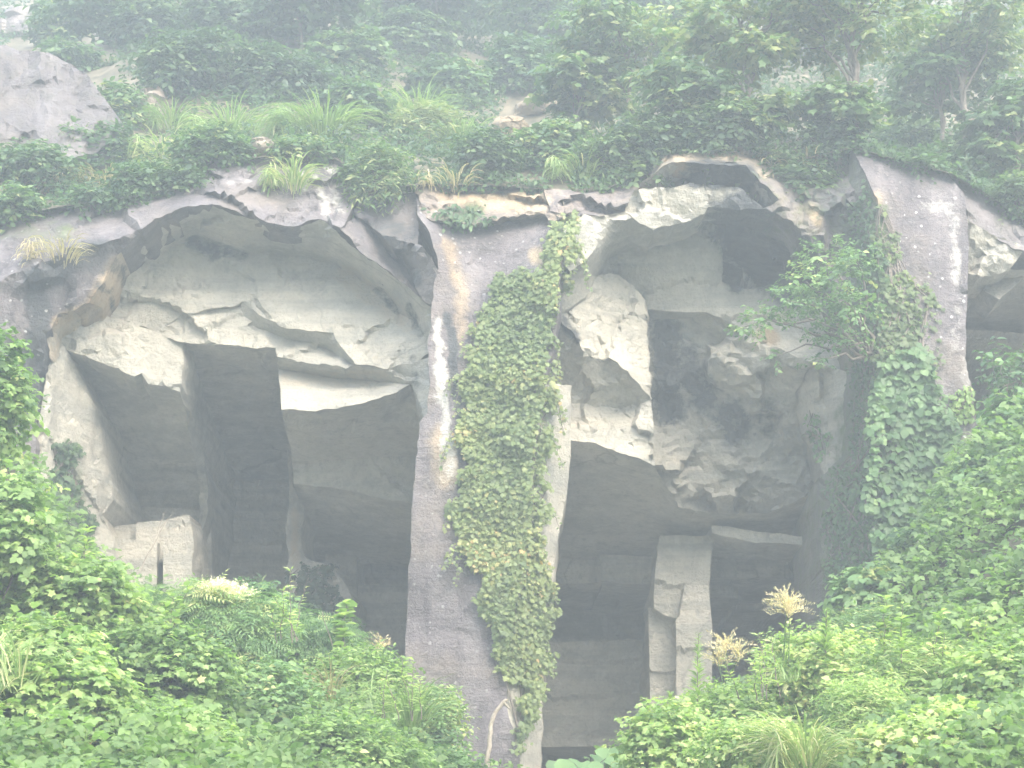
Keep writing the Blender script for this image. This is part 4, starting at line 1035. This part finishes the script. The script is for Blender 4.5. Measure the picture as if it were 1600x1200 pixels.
# ------------------------------------------------------------------ hillside shrubs and trees
def hd(px, py, up=.6):
    for dt in np.arange(38.5, 100, .1):
        w_ = P(px, py, dt)
        if dt > topline(w_[0])[0] and w_[2] < hill_z(np.array([w_[0]]), np.array([dt]))[0] + up: return dt
    return 60
HS = "shrubs on the hillside"
hs = [
 (60, 270, 90, 45, M_HILLF, OVATE, .6, "green shrub at the left edge under the mauve outcrop"),
 (185, 165, 50, 45, M_HILLF, OVATE, .6, "green shrub against the right edge of the mauve outcrop"),
 (120, 95, 60, 26, M_HILLF, OVATE, .55, "low shrub growing over the top edge of the mauve outcrop"),
 (1100, 238, 70, 20, M_DARK, OVATE, .7, "low dark shrub trailing over the dark recess at the right cave top"),
 (1212, 272, 38, 30, M_DARK, OVATE, .8, "small shrub hanging from the lip right of the dark recess"),
 (1000, 275, 36, 20, M_DARK, OVATE, .8, "small shrub on the lip left of the dark recess"),
 (30, 330, 60, 20, M_HILLF, OVATE, .5, "low shrub trailing onto the mauve rock slope at the left edge"),
 (470, 240, 60, 17, M_HILLF, OVATE, .6, "low shrub along the top of the white rock above the left arch"),
 (372, 244, 44, 15, M_HILLF, OVATE, .5, "low shrub on the left shoulder of the white rock"),
 (150, 318, 70, 15, M_HILLF, OVATE, .5, "low trailing shrub on the rim left of the left arch"),
 (1440, 262, 60, 14, M_HILLF, OVATE, .5, "low trailing growth on the top edge of the right pillar"),
 (150, 235, 60, 40, M_HILLF, OVATE, .65, "light green shrub right under the outcrop's corner"),
 (230, 290, 70, 38, M_HILLF, OVATE, .5, "shrub overhanging the rock slope left of the left arch"),
 (285, 290, 34, 28, M_DARK, OVATE, .5, "small dark shrub on the lip just left of the left arch top"),
 (330, 240, 60, 40, M_HILLF, OVATE, .55, "shrub behind the hanging grass above the left arch"),
 (300, 110, 95, 60, M_DARK, OVATE, .6, "dark round shrub high on the slope left of centre"),
 (420, 120, 90, 60, M_DARK, OVATE, .5, "dark shrub above the hanging grass"),
 (110, 40, 80, 45, M_HILLF, LOBED, .65, "leafy shrub at the top edge above the outcrop"),
 (230, 40, 90, 45, M_DARK, OVATE, .55, "dark shrub at the top edge, left part"),
 (370, 30, 90, 45, M_DARK, OVATE, .55, "dark shrub at the top edge left of the bare rock"),
 (545, 100, 70, 55, M_HILLF, LOBED, .6, "lobed-leaf shrub below the bare rock at the top"),
 (640, 60, 80, 50, M_DARK, OVATE, .7, "shrub at the top edge near the centre left"),
 (590, 270, 55, 55, M_HILLF, NARROW, .7, "fresh green shrub hanging over the brown rocks"),
 (560, 170, 60, 50, M_HILLF, LOBED, .45, "dark shrub between the two grass clumps above the arch"),
 (665, 205, 75, 60, M_HILLF, NARROW, .9, "feathery yellow-green shrub above the brown rocks"),
 (700, 130, 75, 50, M_HILLF, LOBED, .55, "leafy shrub above the feathery one"),
 (760, 250, 60, 40, M_DARK, OVATE, .75, "shrub over the central pillar top"),
 (810, 110, 80, 50, M_HILLF, OVATE, .5, "shrub above the pale boulder"),
 (870, 235, 70, 45, M_HILLF, LOBED, .7, "shrub right of the pale boulder"),
 (760, 30, 80, 40, M_DARK, OVATE, .6, "shrub at the top edge near the centre"),
 (960, 250, 60, 40, M_DARK, OVATE, .8, "shrub hanging over the left end of the right cave lip"),
 (1030, 215, 75, 45, M_DARK, OVATE, .75, "broad shrub above the dark recess of the right cave"),
 (1260, 290, 60, 45, M_DARK, OVATE, .8, "shrub spilling over the broken lip of the right cave"),
 (1420, 215, 70, 45, M_DARK, OVATE, .75, "shrub behind the top of the right pillar"),
 (1530, 250, 80, 50, M_DARK, LOBED, .8, "shrub right of the right pillar's top"),
 (1590, 310, 50, 40, M_DARK, OVATE, .8, "shrub on the lip of the far-right cave"),
 (1130, 200, 80, 40, M_DARK, OVATE, .4, "dark shrub in the shade above the right cave"),
 (1290, 215, 60, 30, M_DARK, OVATE, .3, "dark low shrub above the mossy side of the right pillar"),
]
for i, (px, py, rx, ry, mat, tpl, t0, lab) in enumerate(hs):
    dd = hd(px, py + ry * .4, .2)
    if 'hanging over the brown' in lab: dd = 39.2
    if 'overhanging the rock' in lab: dd = 39.6
    area = rx * ry
    shrub("hillside_shrub", px, py, dd, rx, ry, lab, group=HS, tpl=tpl, mat=mat, ls=(.15 if tpl is not NARROW else .2) * dd / 42, n=int(area * .2), m=6, twig=.4, seed=500 + i, tint0=t0, gap=.40, stems=4, sr=.03, zfun=lambda x, y: hill_z(x, y), depth=max(rx, ry) * pxm(dd) * .8, shell=.3)
tr = [
 (905, 250, 110, 46, 62, 60, "tree with pale layered leaves right of the boulder, low on the slope", M_HILLF, .85),
 (985, 240, 70, 50, 100, 55, "tree with wide yellow-green sprays at the centre right of the slope", M_HILLF, .95),
 (1060, 240, 150, 47, 70, 50, "small tree with light sprays above the right cave", M_HILLF, .8),
 (1170, 230, 40, 50, 110, 60, "tall tree with a bare straight trunk and bright sprays at the top edge", M_HILLF, 1.0),
 (1160, 235, 185, 46, 60, 26, "low layered tree under the bare-trunked tree", M_HILLF, .85),
 (1335, 230, 25, 51, 120, 55, "dark tree at the top edge above the right pillar, bright tips", M_HILLF, .95),
 (1310, 235, 175, 47, 50, 26, "small layered tree just above the mossy side of the right pillar", M_HILLF, .8),
 (1470, 250, 130, 47, 85, 55, "layered tree with grey-green leaves right above the right pillar", M_HILLF, .7),
 (1510, 260, 20, 52, 110, 60, "tree in the mist at the upper right corner", M_HILLF, .95),
 (1590, 290, 190, 45, 60, 60, "tree at the right edge above the far-right cave", M_HILLF, .6),
 (860, 120, 20, 54, 90, 45, "misty tree at the top edge near the centre", M_HILLF, .6),
 (1010, 120, 10, 55, 90, 40, "misty tree at the top edge right of the centre", M_HILLF, .6),
 (470, 80, -10, 56, 110, 50, "misty tree crown cut by the top edge left of the centre", M_HILLF, .5),
 (200, 60, -20, 56, 120, 50, "misty tree crown cut by the top edge at the left", M_HILLF, .5),
 (1250, 90, -30, 58, 130, 50, "misty tree crown cut by the top edge above the right cave", M_DARK, .7),
 (680, 60, -30, 58, 120, 50, "misty tree crown cut by the top edge at the centre", M_HILLF, .5),
]
for i, (px, pb, py, d, rx, ry, lab, mat, t0) in enumerate(tr):
    d = hd(px, max(pb, 30), .2) + .2
    tree(px, pb, py, d, rx, ry, lab, 700 + i, tpl=OVATE if i % 3 else LOBED, mat=mat, ls=.2 * d / 46, n=620, tint0=t0 - .1, sr=.11 if i in (3, 5, 8) else .07)  # raised leaf tint paints the sprays as lit against the dark cover

# branch leaning across the right cave
t = empty("overhanging_tree", P(1345, 470, 38.3), "small tree leaning out over the right cave mouth, feathery grey-green leaves", "tree")
q = np.random.default_rng(77); lob, tb = [], []
st = P(1360, 560, 38.5)
for (x, y, r_) in ((1290,400,36),(1260,440,36),(1320,430,34),(1225,470,30),(1190,500,24),(1160,512,16),(1285,470,34),(1330,480,34),(1250,500,26),(1290,520,24),(1270,570,14),(1215,555,10),(1340,400,24),(1340,540,20)):
    c = P(x, y, 38.0 + q.uniform(-.9, .3)); s = r_ * pxm(38)
    lob.append((tuple(c), (s, s * .9, s * .55))); tb.append((bent(st, c, .1, 8, .08, int(x)), np.linspace(.04, .008, 8)))
p_, a_, n_, s_, t_, _ = sprays(lob, 430, 8, .3, .11, 78, .3, .35, .3, .1, .5)
leaves_mesh("foliage", OVATE, p_, a_, n_, s_, t_, M_KUDZU, t); tubes("branch", tb, M_BARK, t)

# ------------------------------------------------------------------ climbing plants: leaves stand off the rock they cling to
def inpoly(px, py, poly):
    ins = np.zeros(len(px), bool); j = len(poly) - 1
    for i in range(len(poly)):
        xi, yi = poly[i]; xj, yj = poly[j]
        ins ^= ((yi > py) != (yj > py)) & (px < (xj - xi) * (py - yi) / (yj - yi + 1e-12) + xi); j = i
    return ins
def climber(name, poly, n, label, seed, tpl, mat, ls, thick=.3, tint0=.5, cat="climbing plant", edge=10, face=.6, grow=.0, stems=14, tint_top=0.0, thin=0, runners=0):
    q = np.random.default_rng(seed); poly_ = np.array(poly, float)
    x0, y0 = poly_.min(0); x1, y1 = poly_.max(0)
    px = q.uniform(x0, x1, n * 4); py = q.uniform(y0, y1, n * 4)
    pp = np.stack([px, py, 0 * px], 1)
    wx = px + edge * fbm(pp / 22, seed, 3) * 2; wy = py + edge * fbm(pp / 22 + 50, seed + 1, 3) * 2
    k = inpoly(wx, wy, poly); px, py = px[k][:n], py[k][:n]
    pos, nor = [], []
    for a, b in zip(px, py):
        h, m_ = hit(a, b)
        if h is None: continue
        if h[1] > 41.5 and 'pillar' in label: continue
        pos.append(h); nor.append(m_)
    pos = np.array(pos); nor = unit(np.array(nor)); n = len(pos)
    lump = (fbm(pos * 1.6, seed + 4, 3) * .5 + .5)
    off = thick * (.15 + .85 * lump) * q.random(n) ** .6
    fwd = unit(nor * np.array([1, 1, .3]) + np.array([0, -.6, .1]))
    P_ = pos + fwd * off[:, None] + q.normal(0, .03, (n, 3))
    ax = np.stack([q.normal(0, .7, n), np.full(n, -.35), -.75 + q.normal(0, .3, n)], 1)
    nn = fwd * face + np.array([0, -.1, .75]) + q.normal(0, .33, (n, 3))
    ti = tint0 + fbm(pos * .9, seed + 8, 3) * .3 + q.normal(0, .12, n) + tint_top * off / thick
    if thin:
        kk = fbm(pos * 1.1, seed + 20, 3) * .5 + .5 > thin - .12 * (q.random(n) > .8)
        P_, ax, nn, ti, pos = P_[kk], ax[kk], nn[kk], ti[kk], pos[kk]; n = len(pos)
    c0 = pos.mean(0)
    root = empty(name, (c0[0], c0[1] - .1, pos[:, 2].min()), label, cat)
    leaves_mesh("foliage", tpl, P_, ax, nn, ls * q.uniform(.45, 1.4, n), ti, mat, root)
    tb = []
    order = np.argsort(pos[:, 2])
    for i in range(stems):
        a = pos[order[q.integers(0, max(2, n // 6))]]
        path = [a + np.array([0, -.04, 0])]
        cur = a
        for _ in range(10):
            m_ = (pos[:, 2] > cur[2] + .15) & (pos[:, 2] < cur[2] + 1.1) & (abs(pos[:, 0] - cur[0]) < .4)
            if not m_.any(): break
            cand = pos[m_]; cur = cand[q.integers(0, len(cand))]; path.append(cur + np.array([0, -.05, 0]))
        if len(path) > 2: tb.append((np.array(path), np.linspace(.022, .008, len(path))))
    # loose runners trailing off the margins
    rp, ra, rt = [], [], []
    for i in range(runners):
        zb = q.uniform(pos[:, 2].min() + .3 * np.ptp(pos[:, 2]), pos[:, 2].max() - .2)
        band = pos[abs(pos[:, 2] - zb) < .3]
        if len(band) < 5: continue
        sgn = 1 if i % 2 else -1
        a = band[np.argmax(band[:, 0] * sgn)] + np.array([-.05 * sgn, -.15, 0])
        ln = q.uniform(.3, .95)
        f = np.linspace(0, 1, 8)[:, None]
        pth = a + np.array([sgn * q.uniform(.1, .38), -q.uniform(0, .15), 0]) * np.sqrt(f) + np.array([0, 0, -ln]) * f ** 1.4 + q.normal(0, .012, (8, 3))
        tb.append((pth, np.linspace(.008, .003, 8)))
        k_ = int(10 + ln * 14); u_ = np.sort(q.random(k_))
        rp.append(np.stack([np.interp(u_, f[:, 0], pth[:, j]) for j in range(3)], 1) + q.normal(0, .025, (k_, 3)))
    if rp:
        rp = np.vstack(rp); k_ = len(rp)
        leaves_mesh("runner_leaves", tpl, rp, np.stack([q.normal(0, .8, k_), np.full(k_, -.3), -.7 + q.normal(0, .3, k_)], 1), np.array([0, -.7, .6]) + q.normal(0, .35, (k_, 3)), ls * q.uniform(.5, 1.0, k_), tint0 + .1 + q.normal(0, .15, k_), mat, root)
    if tb: tubes("stem", tb, M_BARK, root)
    return root
climber("ivy", [(868,350),(900,334),(912,340),(888,372),(886,420),(878,470),(872,515),(858,560),(848,600),(848,700),(842,800),(846,880),(852,960),(856,1020),(838,1075),(822,1160),(812,1180),(806,1110),(797,1050),(785,1040),(772,1000),(765,950),(738,890),(725,840),(700,800),(715,775),(727,700),(718,640),(722,590),(740,545),(752,490),(775,450),(800,432),(850,422),(864,395)],
        22000, "dense ivy mat hanging down the right side of the central pillar", 801, LOBED, M_IVY, .086, .40, .56, runners=30, edge=13, tint_top=.12)
climber("kudzu_climber", [(1376,550),(1432,545),(1470,640),(1488,730),(1500,800),(1480,860),(1365,860),(1382,700)],
        1500, "kudzu with large leaves climbing the lower front of the right pillar", 802, TRI, M_KUDZU, .23, .38, .34, edge=12, thin=.36, runners=12)
climber("ivy", [(1366,310),(1384,320),(1392,420),(1448,432),(1466,500),(1472,575),(1440,620),(1400,600),(1378,720),(1372,560)],
        2300, "light green small-leaved ivy on the upper left front of the right pillar", 812, LOBED, M_IVY, .10, .16, .42, edge=13, thin=.36)
climber("moss_creeper", [(1372,330),(1382,480),(1386,700),(1376,960),(1290,960),(1288,760),(1330,720),(1330,590),(1345,520),(1350,420),(1330,330),(1350,280)],
        3400, "small-leaved creeper covering the shaded left side of the right pillar", 803, OVATE, M_HILLF, .10, .16, .4, edge=10)
climber("ivy", [(90,690),(115,700),(120,760),(140,790),(150,830),(120,860),(70,850),(75,760)],
        1100, "thin ivy patch on the pale side wall at the left of the left cave", 804, LOBED, M_DARK, .11, .10, .6, edge=18)
climber("ivy", [(450,880),(480,900),(520,880),(528,930),(515,980),(470,990),(448,950)],
        750, "dark ivy patch on the rock stub at the left cave mouth", 805, LOBED, M_DARK, .13, .12, .3, edge=16)
climber("ivy", [(1262,640),(1290,650),(1300,700),(1285,730),(1262,700)], 70, "few sprigs of ivy at the right edge of the right cave", 806, OVATE, M_KUDZU, .12, .15, .5, edge=12, stems=3)
climber("ivy", [(665,330),(760,322),(770,350),(700,360)], 260, "small low creeper on the top face of the central pillar", 807, OVATE, M_HILLF, .11, .12, .4, edge=14, stems=3)
climber("ivy", [(1500,615),(1530,600),(1535,640),(1500,660),(1465,650)], 260, "yellow-green creeper sprig on the lower right edge of the lichen pillar", 808, OVATE, M_BRIGHT, .11, .15, .5, edge=10, stems=3)

# dead branch and bare twigs
dp = np.array([P(762, 1215, 31), P(764, 1165, 31), P(766, 1135, 31), P(773, 1115, 31), P(787, 1097, 31), P(792, 1092, 31)])
dp = np.stack([np.interp(np.linspace(0, 5, 16), np.arange(6), dp[:, i]) for i in range(3)], 1); dp[1:-1] += rng.normal(0, .008, (14, 3))
o = tubes("dead_branch", [(dp, np.linspace(.04, .026, 16)), (bent(dp[12], P(797, 1108, 31), .0, 5, .05, 2), np.linspace(.03, .01, 5))], M_DEAD)
tag(o, "curved bare dead branch standing in front of the central pillar's foot", "dead branch")
tw = [(bent(P(205, 920, 31.5), P(262, 812, 31.5), .04, 10, .03, 4), np.linspace(.014, .006, 10)), (bent(P(250, 825, 31.5), P(270, 803, 31.5), 0, 5, .05, 5), np.linspace(.008, .004, 5)), (bent(P(240, 845, 31.5), P(257, 800, 31.5), 0, 5, .05, 6), np.linspace(.008, .004, 5))]
o = tubes("bare_twig", tw, M_DEAD); tag(o, "thin bare twig rising in front of the pale stone blocks in the left cave", "twig")

# ------------------------------------------------------------------ haze
hm, nt, N, L = nodes("haze_air")
out = N.new("ShaderNodeOutputMaterial"); pv = N.new("ShaderNodeVolumePrincipled")
pv.inputs['Color'].default_value = (*HAZE_COLOR, 1)
pv.inputs['Density'].default_value = HAZE_DENSITY
pv.inputs['Anisotropy'].default_value = 0.2
L.new(pv.outputs[0], out.inputs['Volume'])
hx, hy0, hy1, hz0, hz1 = 510, -510, 510, -3, float(max(Zh.max(), 45) + 2)
hv = np.array([(x, y, z) for x in (-hx, hx) for y in (hy0, hy1) for z in (hz0, hz1)])
hf = np.array([(0, 1, 3, 2), (4, 6, 7, 5), (0, 4, 5, 1), (2, 3, 7, 6), (0, 2, 6, 4), (1, 5, 7, 3)])
o = mesh_np("haze", hv, hf, hm); tag(o, kind='stuff')
